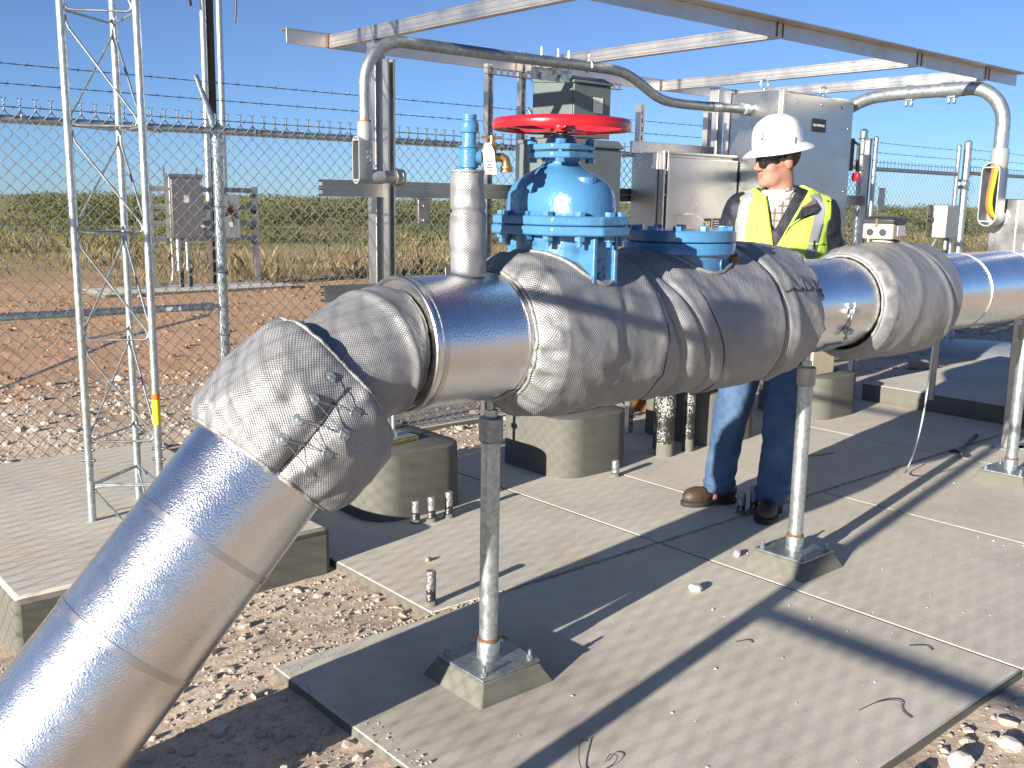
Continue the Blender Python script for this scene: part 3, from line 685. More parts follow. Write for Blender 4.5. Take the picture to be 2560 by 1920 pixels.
# hem of the jacket opening round the two valves
def opening(xc, a, bb, rcut, name, lo=R(170), hi=R(370)):
    pts = []
    for t_ in np.linspace(0, 2*math.pi, 90, endpoint=False):
        x = xc+a*math.cos(t_); y = bb*math.sin(t_)
        for it in range(3):
            th = math.atan2(1, 0); 
        # height where the wrinkled jacket meets the vertical at (x, y)
        rr = 0.24
        for it in range(6):
            z = math.sqrt(max(1e-5, rr*rr-y*y)); th = math.atan2(z, y); rr = float(radV(min(max(x-X0, 0), LV), np.array([th]))[0])
        pts.append((x, PY+y, PZ+math.sqrt(max(1e-5, rr*rr-y*y))+0.002))
    MB().tube(pts, 0.0065, 7, closed=True).build(name, 'hem', jv, 0, 180)
opening(VX, 0.125, 0.205, 0, 'opening_hem')

# ---------------------------------------------------------------- check valve
KX = 2.690
kv = thing('check_valve', 'low round blue check valve with bolted cover beside the gate valve', 'valve', (KX, PY, 1.2))
kb = MB(); kb.lathe([(0.168, 1.10), (0.170, 1.29), (0.173, 1.320), (0.180, 1.336)], (KX, PY, 0), n=56); kbo = kb.build('valve_body', 'blue', kv, 0, 40)
MB().lathe([(0.188, 1.334), (0.192, 1.338), (0.192, 1.370), (0.189, 1.374)], (KX, PY, 0), n=64).build('body_flange', 'blue', kv, 0, 40)
MB().lathe([(0.1875, 1.377), (0.192, 1.380), (0.192, 1.410), (0.187, 1.415), (0.10, 1.417)], (KX, PY, 0), n=64).build('cover', 'blue', kv, 0, 30)
for k in range(12):
    a = R(30*k+8); q_ = MB(); q_.hexa((KX+0.168*math.cos(a), PY+0.168*math.sin(a), 1.414), (0,0,1), 0.0175, 0.015, k*0.7); q_.build('bolt', 'blue', kv)
ea = math.atan2(-0.83, 0.10)
# cast ring emblem with a crossed G on the near side of the body
en = Vector((math.cos(R(-78)), math.sin(R(-78)), 0)); et = Vector((-en.y, en.x, 0)); ec = Vector((KX, PY, 1.303))+en*0.1725
em = MB(); em.tube([ec+et*0.028*math.cos(a)+Vector((0,0,0.030*math.sin(a))) for a in np.linspace(0, 2*math.pi, 28, endpoint=False)], 0.0035, 6, closed=True)
em.tube([ec+et*0.017*math.cos(R(a))+Vector((0,0,0.018*math.sin(R(a)))) for a in range(40, 331, 15)], 0.003, 6)
em.tube([ec+Vector((0,0,0.018)), ec+Vector((0,0,-0.018))], 0.003, 6); em.tube([ec-et*0.004, ec+et*0.018], 0.003, 6)
em.build('cast_emblem', 'blue', kbo)
pn = Vector((math.cos(R(-48)), math.sin(R(-48)), 0)); pc = Vector((KX, PY, 1.310))+pn*0.160
q_ = MB(); q_.lathe([(0.022, 0), (0.028, 0.012), (0.031, 0.026), (0.030, 0.038), (0.020, 0.046), (0.006, 0.047)], pc, pn, 10); q_.build('brass_plug', 'brass_dull', kv, 0, 25)
opening(KX, 0.180, 0.180, 0, 'opening_hem')

# ---------------------------------------------------------------- pipe posts
def post(px, py, top, label, rusty):
    z0 = 0.07; o = thing('pipe_post', label, 'pipe post', (px, py, 0), 'galvanised posts holding up the pipeline')
    b = MB(); lo = [(px-0.155, py-0.155), (px+0.155, py-0.155), (px+0.155, py+0.155), (px-0.155, py+0.155)]; hi = [(px+(x-px)*0.75, py+(y-py)*0.75) for x, y in lo]
    b.rings([[(x, y, -0.01) for x, y in lo], [(x, y, z0-0.008) for x, y in hi]]); b.build('grout_pad', 'grout', o, 0.006)
    MB().bx(px-0.118, px+0.118, py-0.118, py+0.118, z0-0.008, z0+0.001).build('base_plate', 'galv_dull', o, 0.002)
    for sx in (-1, 1):
        for sy in (-1, 1):
            p = Vector((px+sx*0.094, py+sy*0.094, z0)); q_ = MB(); q_.cyl(p, p+Vector((0,0,0.003)), 0.0125); q_.hexa(p+Vector((0,0,0.003)), (0,0,1), 0.0105, 0.012); q_.cyl(p, p+Vector((0,0,0.032)), 0.0062, n=10); q_.build('anchor_bolt', 'galv_dull', o)
    MB().lathe([(0.037, z0), (0.037, z0+0.055), (0.034, z0+0.06)], (px, py, 0), n=28).build('base_socket', 'galv', o)
    MB().lathe([(0.0345, z0+0.058), (0.036, z0+0.061), (0.035, z0+0.067), (0.030, z0+0.069)], (px, py, 0), n=28).build('weld_bead', 'weld', o)
    MB().cyl((px, py, z0+0.05), (px, py, top-0.10), 0.030, n=32).build('post_tube', 'galv', o)
    MB().lathe([(0.031, top-0.125), (0.0375, top-0.118), (0.0375, top-0.05), (0.0345, top-0.046), (0.012, top-0.045)], (px, py, 0), n=32).build('top_coupling', 'ss_dark' if rusty else 'galv_dull', o)
    q_ = MB(); q_.hexa((px, py, top-0.045), (0,0,1), 0.022, 0.022); q_.cyl((px, py, top-0.05), (px, py, top+0.03), 0.0125, n=14); q_.build('jack_screw', 'galv', o)
    q_ = MB(); n_ = 18
    ri = [(PY+math.cos(R(a))*(PR+0.001), PZ+math.sin(R(a))*(PR+0.001)) for a in np.linspace(232, 308, n_)]; ro = [(PY+math.cos(R(a))*(PR+0.008), PZ+math.sin(R(a))*(PR+0.008)) for a in np.linspace(308, 232, n_)]
    pol = ri+ro; q_.add([(px-0.06, y, z) for y, z in pol]+[(px+0.06, y, z) for y, z in pol], [tuple(range(2*n_)), tuple(range(4*n_-1, 2*n_-1, -1))]+[(i, 2*n_+i, 2*n_+(i+1) % (2*n_), (i+1) % (2*n_)) for i in range(2*n_)])
    q_.build('saddle', 'galv_dull', o); return o
post(1.885, 2.275, 0.90, 'nearest galvanised pipe post standing on a tapered grout pad below the silver cladding', False)
post(3.54, 2.245, 0.90, 'galvanised pipe post with rust-stained coupling in front of the man', True)
post(5.64, 2.24, 0.93, 'galvanised pipe post farthest right in front of the dark steel columns', True)

# ---------------------------------------------------------------- canopy frame and equipment rack
ZC, HB = 2.30, 0.078
cf = thing('canopy_frame', 'welded stainless canopy frame with open rafters over the electrical cabinets', 'canopy frame', (4.5, 4.0, 0))
YF, YB, CX0, CX1 = 2.98, 4.90, 2.635, 6.92
def angle(y, s, x0, x1, name):
    b = MB(); b.bx(x0, x1, y-0.003, y+0.003, ZC, ZC+HB-0.006)
    b.bx(x0, x1, min(y-0.003*s, y+0.076*s), max(y-0.003*s, y+0.076*s), ZC+HB-0.006, ZC+HB); return b.build(name, 'ss_frame', cf, 0.0015)
angle(YB, 1, CX0, CX1, 'rear_angle'); angle(YF, -1, 1.9, CX1, 'front_angle')
RX = (2.905, 4.255, 5.625, 6.49)
for x in RX:
    b = MB(); b.bx(x-0.02, x+0.02, YF+0.004, YB-0.004, ZC+0.001, ZC+HB-0.008)
    for z in (ZC+0.010, ZC+0.058): b.bx(x-0.0235, x-0.0195, YF+0.006, YB-0.006, z, z+0.007)
    b.bx(x-0.0225, x-0.0195, YF+0.006, YB-0.006, ZC+0.030, ZC+0.038)
    r_ = b.build('rafter', 'ss_frame', cf, 0.002)
    for y, sy in ((YF+0.007, 1), (YB-0.007, -1)):
        for dx in (-0.026, 0.024):
            w = MB(); w.tube([(x+dx+0.003*math.sin(i*1.7), y+0.002*math.cos(i*2.3), ZC+0.004+i*0.0082) for i in range(9)], [0.0035+0.002*random.random() for _ in range(9)], 6)
            w.build('weld_bead', 'weld', r_, 0, 180)
    for dx in (-0.024, 0.024): MB().tube([(x+dx, YF-0.0045, ZC+0.006+i*0.008) for i in range(9)], [0.003+0.002*random.random() for _ in range(9)], 5).build('weld_bead', 'weld', r_, 0, 180)
YC = 4.46
def strut(x, y, z0, z1, face=-1, w=0.041, name='strut_column', parent=None, mtl='ss_frame', slots=False):
    """upright slotted channel, open side towards face*Y; the flat slotted web is the other side"""
    h = w/2; t_ = 0.0026; b = MB(); yo = y+face*h; yw = y-face*h
    b.bx(x-h, x-h+t_, y-h, y+h, z0, z1); b.bx(x+h-t_, x+h, y-h, y+h, z0, z1)
    ya, yb = sorted((yo, yo-face*t_)); b.bx(x-h+t_, x-h+0.010, ya, yb, z0, z1); b.bx(x+h-0.010, x+h-t_, ya, yb, z0, z1)
    ya, yb = sorted((yw, yw+face*t_))
    if not slots: b.bx(x-h+t_, x+h-t_, ya, yb, z0, z1)
    else:
        z = z0; b.bx(x-h+t_, x-0.007, ya, yb, z0, z1); b.bx(x+0.007, x+h-t_, ya, yb, z0, z1)
        while z < z1-0.03: b.bx(x-0.007, x+0.007, ya, yb, z, min(z+0.022, z1)); z += 0.052
        b.bx(x-0.007, x+0.007, ya, yb, z1-0.012, z1)
    o = b.build(name, mtl, parent)
    if face < 0: MB().bx(x-h+t_+0.0003, x+h-t_-0.0003, yw+0.003, yw+0.0042, z0, z1).build('painted_web_shade', 'dark_steel', parent) if not slots else None  # dark sheet over the web paints in the shade inside the channel
    return o
for x in (2.92, 5.72):
    MB().bx(x-0.032, x+0.032, 4.445, 4.525, 0.0, ZC).build('tube_column', 'ss_frame', cf, 0.004)
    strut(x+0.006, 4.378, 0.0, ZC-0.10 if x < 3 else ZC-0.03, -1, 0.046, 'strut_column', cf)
    MB().bx(x-0.07, x+0.07, 4.36, 4.56, 0.0, 0.010).build('base_plate', 'ss_dark', cf, 0.002)
rk = thing('strut_rack', 'slotted stainless strut rack of double rails carrying the electrical cabinets', 'rack', (5, 4.42, 0))
for z0 in (1.513, 0.985):
    for k in range(2):
        zz = z0+0.0415*k; b = MB(); x0, x1 = 2.545, 7.56; y = 4.4205
        b.bx(x0, x1, y-0.0205, y+0.0205, zz, zz+0.0026); b.bx(x0, x1, y-0.0205, y+0.0205, zz+0.038, zz+0.0406)
        b.bx(x0, x1, y-0.0205, y-0.018, zz+0.0026, zz+0.038); b.bx(x0, x1, y+0.018, y+0.0205, zz+0.0026, zz+0.010); b.bx(x0, x1, y+0.018, y+0.0205, zz+0.030, zz+0.038)
        b.build('double_rail', 'ss_dark', rk)
for x, y, z1, fc in ((3.86, 4.72, 2.30, -1), (4.12, 4.72, 2.395, -1), (4.80, 4.36, 2.115, 1), (5.47, 4.36, 2.11, 1), (7.56, 4.37, 2.05, -1)):
    strut(x, y, 0.0, z1, fc, 0.041, 'slotted_post', rk, 'ss_frame', True)
b = MB(); b.bx(3.80, 4.95, 4.655, 4.695, 2.235, 2.2385); b.bx(3.80, 4.95, 4.655, 4.695, 2.268, 2.2715)
for i in range(24): b.bx(3.80+i*0.048, 3.80+i*0.048+0.020, 4.655, 4.6576, 2.2385, 2.268)
b.build('slotted_bracket', 'ss_dark', rk)
b = MB(); b.bx(3.085, 3.185, 4.36, 4.395, 1.505, 1.512); b.rings([[(3.095, 4.36, 1.505), (3.175, 4.36, 1.505), (3.175, 4.395, 1.505), (3.095, 4.395, 1.505)], [(3.105, 4.37, 1.36), (3.165, 4.37, 1.36), (3.165, 4.385, 1.36), (3.105, 4.385, 1.36)]])
for z in (1.47, 1.395): b.cyl((3.135, 4.372, z), (3.135, 4.352, z), 0.012, n=12)
b.build('support_bracket', 'ss_dark', rk, 0.002)
b = MB(); b.bx(3.30, 3.62, 4.35, 4.395, 1.072, 1.078); b.bx(3.30, 3.62, 4.392, 4.398, 1.078, 1.14); b.bx(3.27, 3.5, 4.30, 4.36, 1.045, 1.070); b.build('rail_bracket', 'ss_dark', rk, 0.002)
b = MB(); b.bx(3.02, 3.25, 4.34, 4.40, 1.060, 1.072); b.cyl((3.12, 4.36, 1.07), (3.12, 4.36, 1.082), 0.014); b.build('rail_bracket', 'ss_dark', rk, 0.002)

# ---------------------------------------------------------------- cabinets
def screw(b, p, d=(0,-1,0), r=0.009): b.lathe([(r, 0), (r*0.95, 0.003), (r*0.55, 0.006), (0.001, 0.0065)], p, d, 12)
big = thing('control_panel', 'tall stainless control panel with eyebolts on top behind the man', 'cabinet', (5.92, 4.0, 1.0))
bx0, bx1, byf, byb, bz0, bz1 = 5.50, 6.34, 3.80, 4.19, 0.98, 2.226
MB().bx(bx0, bx1, byf+0.02, byb, bz0, bz1-0.004).build('shell', 'ss', big, 0.004)
MB().bx(bx0+0.035, bx1, byf, byf+0.018, bz0+0.01, bz1-0.012).build('door', 'ss', big, 0.003)
b = MB(); b.bx(bx0-0.003, bx0+0.030, byf-0.012, byf+0.022, bz0, bz1+0.003); b.build('hinge_strip', 'ss_frame', big, 0.002); MB().bx(bx0+0.033, bx0+0.048, byf-0.010, byf-0.001, bz0+0.02, bz1-0.03).build('hinge_strip', 'ss_frame', big, 0.002)
b = MB()
for x in (0.17, 0.45, 0.70): screw(b, (bx0+x, byf, bz1-0.065), r=0.011)
for z in (0.20, 0.62, 0.98): screw(b, (bx1-0.05, byf, bz1-z), r=0.011)
b.build('door_screw', 'ss_dark', big, 0, 60)
pl = MB().bx(bx0+0.345, bx0+0.51, byf-0.004, byf-0.0005, 1.985, 2.07).build('nameplate', 'black', big, 0.001)
text('nameplate_text', 'FILL PUMP #1', 0.0225, 'white', pl, (bx0+0.4275, byf-0.0045, 2.027), (1,0,0), (0,0,1), 0.0004)
for x, y in ((bx0+0.07, byf+0.19), (bx0+0.66, byf+0.13)):
    b = MB(); b.lathe([(0.018, 0), (0.018, 0.006), (0.010, 0.010), (0.009, 0.024)], (x, y, bz1-0.004), n=14)
    b.tube([(x+0.024*math.cos(a), y-0.024*math.cos(a)*0.5, bz1+0.048+0.028*math.sin(a)) for a in np.linspace(0, 2*math.pi, 24, endpoint=False)], 0.0065, 8, closed=True); b.build('eyebolt', 'galv', big)
b = MB(); b.bx(bx1, bx1+0.085, byf+0.02, byf+0.08, 1.75, 1.97); b.tube([(bx1+0.05, byf+0.03, 1.96), (bx1+0.12, byf+0.012, 1.93), (bx1+0.125, byf+0.012, 1.74)], 0.012, 8); b.build('disconnect_handle', 'dark_steel', big, 0.002)
MB().bx(bx1+0.100, bx1+0.145, byf-0.01, byf+0.035, 1.68, 1.738).build('red_grip', 'red', big, 0.004)
mid = thing('stainless_cabinet', 'squat stainless cabinet with hinged door and warning stickers beside the man', 'cabinet', (5.1, 4.2, 0.95))
mx0, mx1, myf, myb, mz0, mz1 = 4.72, 5.47, 4.10, 4.34, 1.06, 1.812
MB().bx(mx0, mx1, myf+0.03, myb, mz0, mz1).build('shell', 'ss', mid, 0.004)
MB().bx(mx0+0.075, mx1+0.012, myf, myf+0.026, mz0-0.01, mz1-0.025).build('door', 'ss', mid, 0.004)
MB().bx(mx0+0.01, mx1, myf-0.004, myf+0.03, mz1-0.006, mz1+0.008).build('drip_lip', 'ss_frame', mid, 0.002)
for x in (mx0+0.012, mx0+0.050): MB().bx(x, x+0.016, myf-0.012, myf+0.028, mz0, mz1+0.012).build('hinge_strip', 'ss_frame', mid, 0.002)
b = MB()
for z in (1.55, 1.68, 1.70): b.bx(mx0+0.028, mx0+0.050, myf-0.008, myf+0.01, z, z+0.012)
b.build('hinge_clip', 'ss_dark', mid, 0.001)
MB().bx(mx0-0.02, mx1+0.05, myb-0.01, myb+0.004, mz1-0.02, mz1+0.075).build('mounting_flange', 'ss', mid, 0.002)
for i, (x0, x1, z0, z1, m_) in enumerate(((0.44, 0.515, 1.335, 1.415, 'black'), (0.53, 0.61, 1.335, 1.415, 'black'), (0.44, 0.61, 1.23, 1.33, 'white'))):
    MB().bx(mx0+x0, mx0+x1, myf-0.002, myf-0.0005, z0, z1).build('sticker', m_, mid, 0, None)
b = MB(); f_ = 0.018; cx_, cz_ = mx0+0.4775, 1.375
for a, c, d_, e in ((-.02, .02, .014, .02), (-.02, .02, -.02, -.014), (-.02, -.014, -.014, .014), (.014, .02, -.014, .014)): b.bx(cx_+a, cx_+c, myf-0.0032, myf-0.0021, cz_+d_, cz_+e)
b.bx(cx_-0.007, cx_+0.007, myf-0.0032, myf-0.0021, cz_-0.007, cz_+0.007); b.build('sticker_mark', 'yellow_sticker', mid, 0, None)
b = MB()
for k in range(4): b.bx(mx0+0.54, mx0+0.60-0.012*(k % 2), myf-0.0032, myf-0.0021, 1.35+k*0.015, 1.354+k*0.015)
b.build('sticker_print', 'white', mid, 0, None)
MB().tube(smooth_path([(mx0+0.15, myf-0.01, 1.43), (mx0+0.26, myf-0.05, 1.45), (mx0+0.38, myf-0.05, 1.40), (mx0+0.46, myf-0.04, 1.345), (mx0+0.62, myf-0.01, 1.32)], 3), 0.0022, 5).build('loose_wire', 'tube', mid)
def greybox(name, label, x0, x1, y0, y1, z0, z1, lid):
    o = thing(name, label, 'electrical box', ((x0+x1)/2, (y0+y1)/2, z0))
    MB().bx(x0, x1, y0+0.012, y1, z0, z1-0.02).build('shell', 'grey_box', o, 0.003)
    MB().bx(x0+0.004, x1+0.004, y0, y0+0.011, z0-0.004, z1-0.05).build('front_cover', 'grey_box', o, 0.003)
    MB().prism([(y0-0.012, z1-0.045), (y0-0.012, z1-0.035), (y0+lid, z1), (y1+0.005, z1), (y1+0.005, z1-0.02), (y0+0.005, z1-0.048)], 0, x1-x0+0.02, Matrix(((0,0,1,x0-0.01),(1,0,0,0),(0,1,0,0),(0,0,0,1)))).build('rain_hood', 'grey_box', o, 0.002)
    return o
gu = greybox('transformer_box', 'upper grey transformer box with white sticker above the red handwheel', 3.945, 4.235, 4.08, 4.42, 1.865, 2.20, 0.06)
st = MB().bx(4.10, 4.175, 4.0775, 4.0795, 2.00, 2.085).build('sticker', 'white', gu, 0, None); MB().cyl((4.130, 4.0778, 2.06), (4.130, 4.0765, 2.06), 0.011).build('sticker_dot', 'yellow_sticker', st)
st = MB().bx(4.045, 4.225, 4.0775, 4.0795, 1.965, 1.985).build('sticker', 'black', gu, 0, None); text('sticker_text', 'WARNING', 0.016, 'white', st, (4.15, 4.077, 1.975), (1,0,0), (0,0,1), 0.0003)
MB().bx(4.045, 4.225, 4.0775, 4.0795, 1.895, 1.963).build('sticker', 'white', gu, 0, None)
gl = greybox('wireway_box', 'lower grey wireway box standing behind the blue bonnet', 3.78, 4.19, 3.94, 4.34, 1.06, 1.845, 0.03)

# ---------------------------------------------------------------- conduits
yc = 4.06
lc_ = thing('left_conduit', 'grey conduit with hooked end and open fitting running along the canopy to the tall panel', 'conduit', (2.578, yc, 1.5))
P_ = [(2.578, 1.86), (2.578, 2.02)]+[(2.578+0.215*(1-math.cos(R(a))), 2.02+0.215*math.sin(R(a))) for a in range(8, 91, 8)]+[(3.5, 2.237), (3.95, 2.245)]
mid_ = smooth_path([(4.05, yc, 2.245), (4.30, yc, 2.245), (4.44, yc, 2.20), (4.62, yc, 2.115), (4.80, yc, 2.10), (5.05, yc, 2.104)], 3)
pth = [Vector((x, yc, z)) for x, z in P_]+mid_+[Vector((5.49, yc, 2.115))]
MB().tube(pth, 0.0282, 20).build('conduit_tube', 'galv_dull', lc_, 0, 60)
b = MB(); b.cyl((2.578, yc, 1.855), (2.578, yc, 1.865), 0.0295, n=20); b.build('corroded_thread', 'rust', lc_)
b = MB(); b.cyl((5.12, yc, 2.106), (5.20, yc, 2.108), 0.0315, n=20); b.build('conduit_coupling', 'galv', lc_)
b = MB(); b.cyl((5.445, yc, 2.114), (5.47, yc, 2.1145), 0.042, n=8); b.cyl((5.47, yc, 2.1145), (5.499, yc, 2.115), 0.037, n=20); b.build('hub_locknut', 'galv', lc_, 0.002)
def lb(parent, x, y, zt, zb, w, dep, r, open_wires=False):
    """conduit body: oval opening towards -X, outlet towards +X at its foot"""
    h = w/2; n_ = 12
    def oval(g): return [(y+math.cos(R(a))*(h-g), zt-h+math.sin(R(a))*(h-g)) for a in np.linspace(0, 180, n_)]+[(y+math.cos(R(a))*(h-g), zb+h+math.sin(R(a))*(h-g)) for a in np.linspace(180, 360, n_)]
    O = oval(0); I1 = oval(0.007); xf = x-dep/2; xb = x+dep/2
    b = MB(); b.rings([[(xb, yy, zz) for yy, zz in oval(0.006)], [(xb-0.012, yy, zz) for yy, zz in O], [(xf, yy, zz) for yy, zz in O], [(xf, yy, zz) for yy, zz in I1]], caps=False)
    b.add([(xb, yy, zz) for yy, zz in oval(0.006)], [tuple(range(2*n_))]); o = b.build('conduit_body', 'grey_cast', parent, 0, 40)
    b = MB(); I2 = oval(0.0072); b.rings([[(xf+0.001, yy, zz) for yy, zz in I2], [(xb-0.010, yy, zz) for yy, zz in I2]], caps=False); b.add([(xb-0.0102, yy, zz) for yy, zz in I2], [tuple(range(2*n_))]); b.build('opening', 'grey_inner', o, 0, 40)
    b = MB()
    for s_ in (1, -1):
        zz = (zt-h*0.55) if s_ > 0 else (zb+h*0.55); b.bx(xf-0.0005, xf+0.006, y-h*0.75, y+h*0.75, zz-0.004, zz+0.004)
    b.build('screw_bridge', 'grey_cast', o)
    return o
fb = lb(lc_, 2.566, yc, 1.79, 1.572, 0.062, 0.078, 0.03)
MB().lathe([(0.031, 1.77), (0.036, 1.785), (0.036, 1.848), (0.0345, 1.856)], (2.578, yc, 0), n=24).build('inlet_collar', 'grey_cast', lc_)
b = MB(); b.lathe([(0.031, 0.0), (0.034, 0.02), (0.034, 0.072)], (2.60, yc, 1.607), (1,0,0), 24); b.build('outlet_collar', 'grey_cast', lc_)
b = MB(); b.cyl((2.672, yc, 1.607), (2.735, yc, 1.607), 0.0295, n=24); b.cyl((2.737, yc, 1.607), (2.768, yc, 1.607), 0.042, n=8); b.cyl((2.768, yc, 1.607), (2.785, yc, 1.607), 0.041, n=24); b.build('outlet_nipple', 'ss_dark', lc_, 0.001)
text('cast_text', 'LB 2', 0.03, 'grey_cast', fb, (2.58, yc-0.032, 1.70), (0,0,1), (-1,0,0), 0.0012)
b = MB(); xk = 4.03
b.tube([(xk, yc+0.033*math.cos(a), 2.245+0.033*math.sin(a)) for a in np.linspace(R(-100), R(200), 20)], 0.003, 6); b.cyl((xk, yc-0.02, 2.285), (xk, yc+0.02, 2.285), 0.006, n=8); b.cyl((xk, yc-0.004, 2.27), (xk, yc-0.004, 2.305), 0.004, n=8); b.build('conduit_clamp', 'galv', lc_)
b = MB()
for x in (3.70, 3.82, 3.90): b.cyl((x, yc+0.02, 2.18), (x, yc+0.02, 2.315), 0.005, n=8)
b.bx(3.66, 3.94, yc+0.035, yc+0.055, 2.15, 2.21); b.cyl((3.72, yc+0.034, 2.165), (3.72, yc+0.02, 2.165), 0.022, n=16); b.cyl((3.86, yc+0.034, 2.165), (3.86, yc+0.02, 2.165), 0.022, n=16); b.build('hanger_rods', 'galv', lc_)

rc = thing('right_conduit', 'large galvanised conduit with open fitting full of orange and yellow wires on the right', 'conduit', (6.45, 2.83, 1.4))
xr, rr_ = 6.45, 0.044
up_ = [Vector((xr, 2.83, 1.74)), Vector((xr, 2.83, 2.02))]+[Vector((xr, 2.83+0.235*(1-math.cos(R(a))), 2.02+0.235*math.sin(R(a)))) for a in range(8, 91, 7)]
run = smooth_path([(xr, 3.12, 2.256), (xr, 3.60, 2.256), (xr+0.0, 3.80, 2.235), (xr-0.02, 3.98, 2.13), (xr-0.04, 4.06, 2.02), (xr-0.09, 4.09, 1.94)], 3)
MB().tube(up_+run, rr_, 24).build('conduit_tube', 'galv', rc, 0, 60)
MB().cyl((xr, 3.09, 2.256), (xr, 3.24, 2.256), rr_+0.004, n=24).build('conduit_coupling', 'galv', rc)
b = MB()
for y in (3.17, 3.46): 
    for dy in (-0.018, 0.018): b.bx(xr-0.012, xr+0.010, y+dy-0.007, y+dy+0.007, 2.165, 2.212)
    b.bx(xr-0.02, xr+0.02, y-0.027, y+0.027, 2.203, 2.212); b.bx(xr-0.02, xr+0.02, y-0.027, y+0.027, 2.3005, 2.312)
b.build('strap_clamp', 'galv', rc, 0.002)
MB().bx(xr-rr_-0.003, xr-rr_-0.0005, 2.81, 2.832, 1.86, 2.0).build('sticker', 'white', rc, 0, None)
fo = lb(rc, xr-0.005, 2.845, 1.79, 1.395, 0.115, 0.125, 0.044)
MB().lathe([(0.047, 1.755), (0.053, 1.775), (0.053, 1.865), (0.049, 1.875)], (xr, 2.83, 0), n=28).build('inlet_collar', 'grey_cast', rc)
b = MB(); b.lathe([(0.05, 0), (0.052, 0.03), (0.05, 0.05)], (xr+0.055, 2.845, 1.455), (1,0,0), 24); b.cyl((xr+0.10, 2.845, 1.455), (xr+0.118, 2.845, 1.455), 0.066, n=10); b.build('outlet_collar', 'grey_cast', rc)
for nm, m_, dy in (('orange_wire', 'orange_wire', -0.004), ('yellow_wire', 'yellow_wire', -0.022)):
    o = MB().tube(smooth_path([(xr-0.045, 2.845+dy-0.004, 1.775), (xr-0.055, 2.845+dy, 1.68), (xr-0.06, 2.845+dy+0.012, 1.57), (xr-0.055, 2.845+dy+0.006, 1.50), (xr-0.02, 2.845+dy-0.005, 1.455), (xr+0.05, 2.845, 1.45)], 3), 0.0115, 10).build(nm, m_, fo)
sp_ = thing('junction_cabinet', 'stainless junction cabinet on steel legs at the right edge', 'cabinet', (6.75, 2.7, 0))
MB().bx(6.572, 6.95, 2.60, 2.905, 1.05, 1.567).build('shell', 'ss', sp_, 0.004); MB().bx(6.562, 6.572, 2.735, 2.86, 1.06, 1.56).build('side_plate', 'ss', sp_, 0.002)
MB().bx(6.56, 6.95, 2.592, 2.60, 1.04, 1.575).build('door', 'ss', sp_, 0.002)
for x, y in ((6.45, 2.60), (6.55, 2.49), (6.95, 2.60)):
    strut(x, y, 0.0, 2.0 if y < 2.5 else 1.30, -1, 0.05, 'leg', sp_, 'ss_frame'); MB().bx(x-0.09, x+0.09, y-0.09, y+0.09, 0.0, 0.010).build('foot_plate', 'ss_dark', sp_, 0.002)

# ---------------------------------------------------------------- lattice tower
tw = thing('lattice_tower', 'galvanised three-legged lattice tower in front of the fence', 'tower', (1.45, 4.16, 0.16))
LG = [Vector((1.275, 4.143, 0)), Vector((1.510, 3.995, 0)), Vector((1.545, 4.345, 0))]
for i, p in enumerate(LG):
    o = MB().cyl(p+Vector((0,0,0.13)), p+Vector((0,0,4.3)), 0.0158, n=20).build('leg', 'galv', tw)
    MB().cyl(p+Vector((0,0,0.40)), p+Vector((0,0,0.405)), 0.0175, n=20).build('splice_ring', 'galv_dull', o)
    q_ = MB(); dq = Vector((0.72, -0.69, 0))
    for z in (0.42, 0.465): q_.cyl(p+Vector((0,0,z))-dq*0.026, p+Vector((0,0,z))+dq*0.026, 0.007, n=8)
    q_.build('splice_bolt', 'dark_steel', o)
    if i == 1:
        st = MB(); st.cyl(p+Vector((0,0,0.57)), p+Vector((0,0,0.70)), 0.0164, n=20, caps=False); so_ = st.build('warning_sticker', 'yellow_sticker', o)
        MB().cyl(p+Vector((0,0,0.675)), p+Vector((0,0,0.70)), 0.0167, n=20, caps=False).build('sticker_header', 'orange_sticker', so_)
LV_ = [0.309, 0.499, 0.923, 1.355, 1.768, 2.197, 2.63, 3.06]
def rounded(pts, r=0.02):
    o = [Vector(pts[0])]
    for a, b, c in zip(pts[:-2], pts[1:-1], pts[2:]):
        a, b, c = Vector(a), Vector(b), Vector(c); o += [b+(a-b).normalized()*r, b+((a-b).normalized()+(c-b).normalized())*r*0.28, b+(c-b).normalized()*r]
    return o+[Vector(pts[-1])]
for f, (i, j) in enumerate(((0, 1), (0, 2), (2, 1))):
    A, B = LG[i], LG[j]; d = (B-A).normalized(); a = A+d*0.017; b = B-d*0.017
    for k, (z0, z1) in enumerate(zip(LV_[1:-1], LV_[2:])):
        up_l = (f != 1)
        s0, s1 = (a, b) if up_l else (b, a)
        # a bar across the bottom, then a diagonal from the right foot up to the left of the next bar
        pts = rounded([s0+Vector((0,0,z0+0.02)), s0+Vector((0,0,z0)), s1+Vector((0,0,z0)), s1+Vector((0,0,z0+0.03)), s0+Vector((0,0,z1-0.055)), s0+Vector((0,0,z1-0.02))], 0.018)
        MB().tube(pts, 0.0048, 7).build('brace', 'galv_dull', tw, 0, 60)
    z0 = LV_[0]
    MB().tube(rounded([a+(b-a)*0.42+Vector((0,0,0.16)), a+Vector((0,0,z0-0.02)), a+Vector((0,0,z0)), b+Vector((0,0,z0))], 0.015), 0.0048, 7).build('brace', 'galv_dull', tw, 0, 60)
    MB().cyl(a+Vector((0,0,0.315)), b+Vector((0,0,0.315)), 0.0048, n=7).build('brace', 'galv_dull', tw)

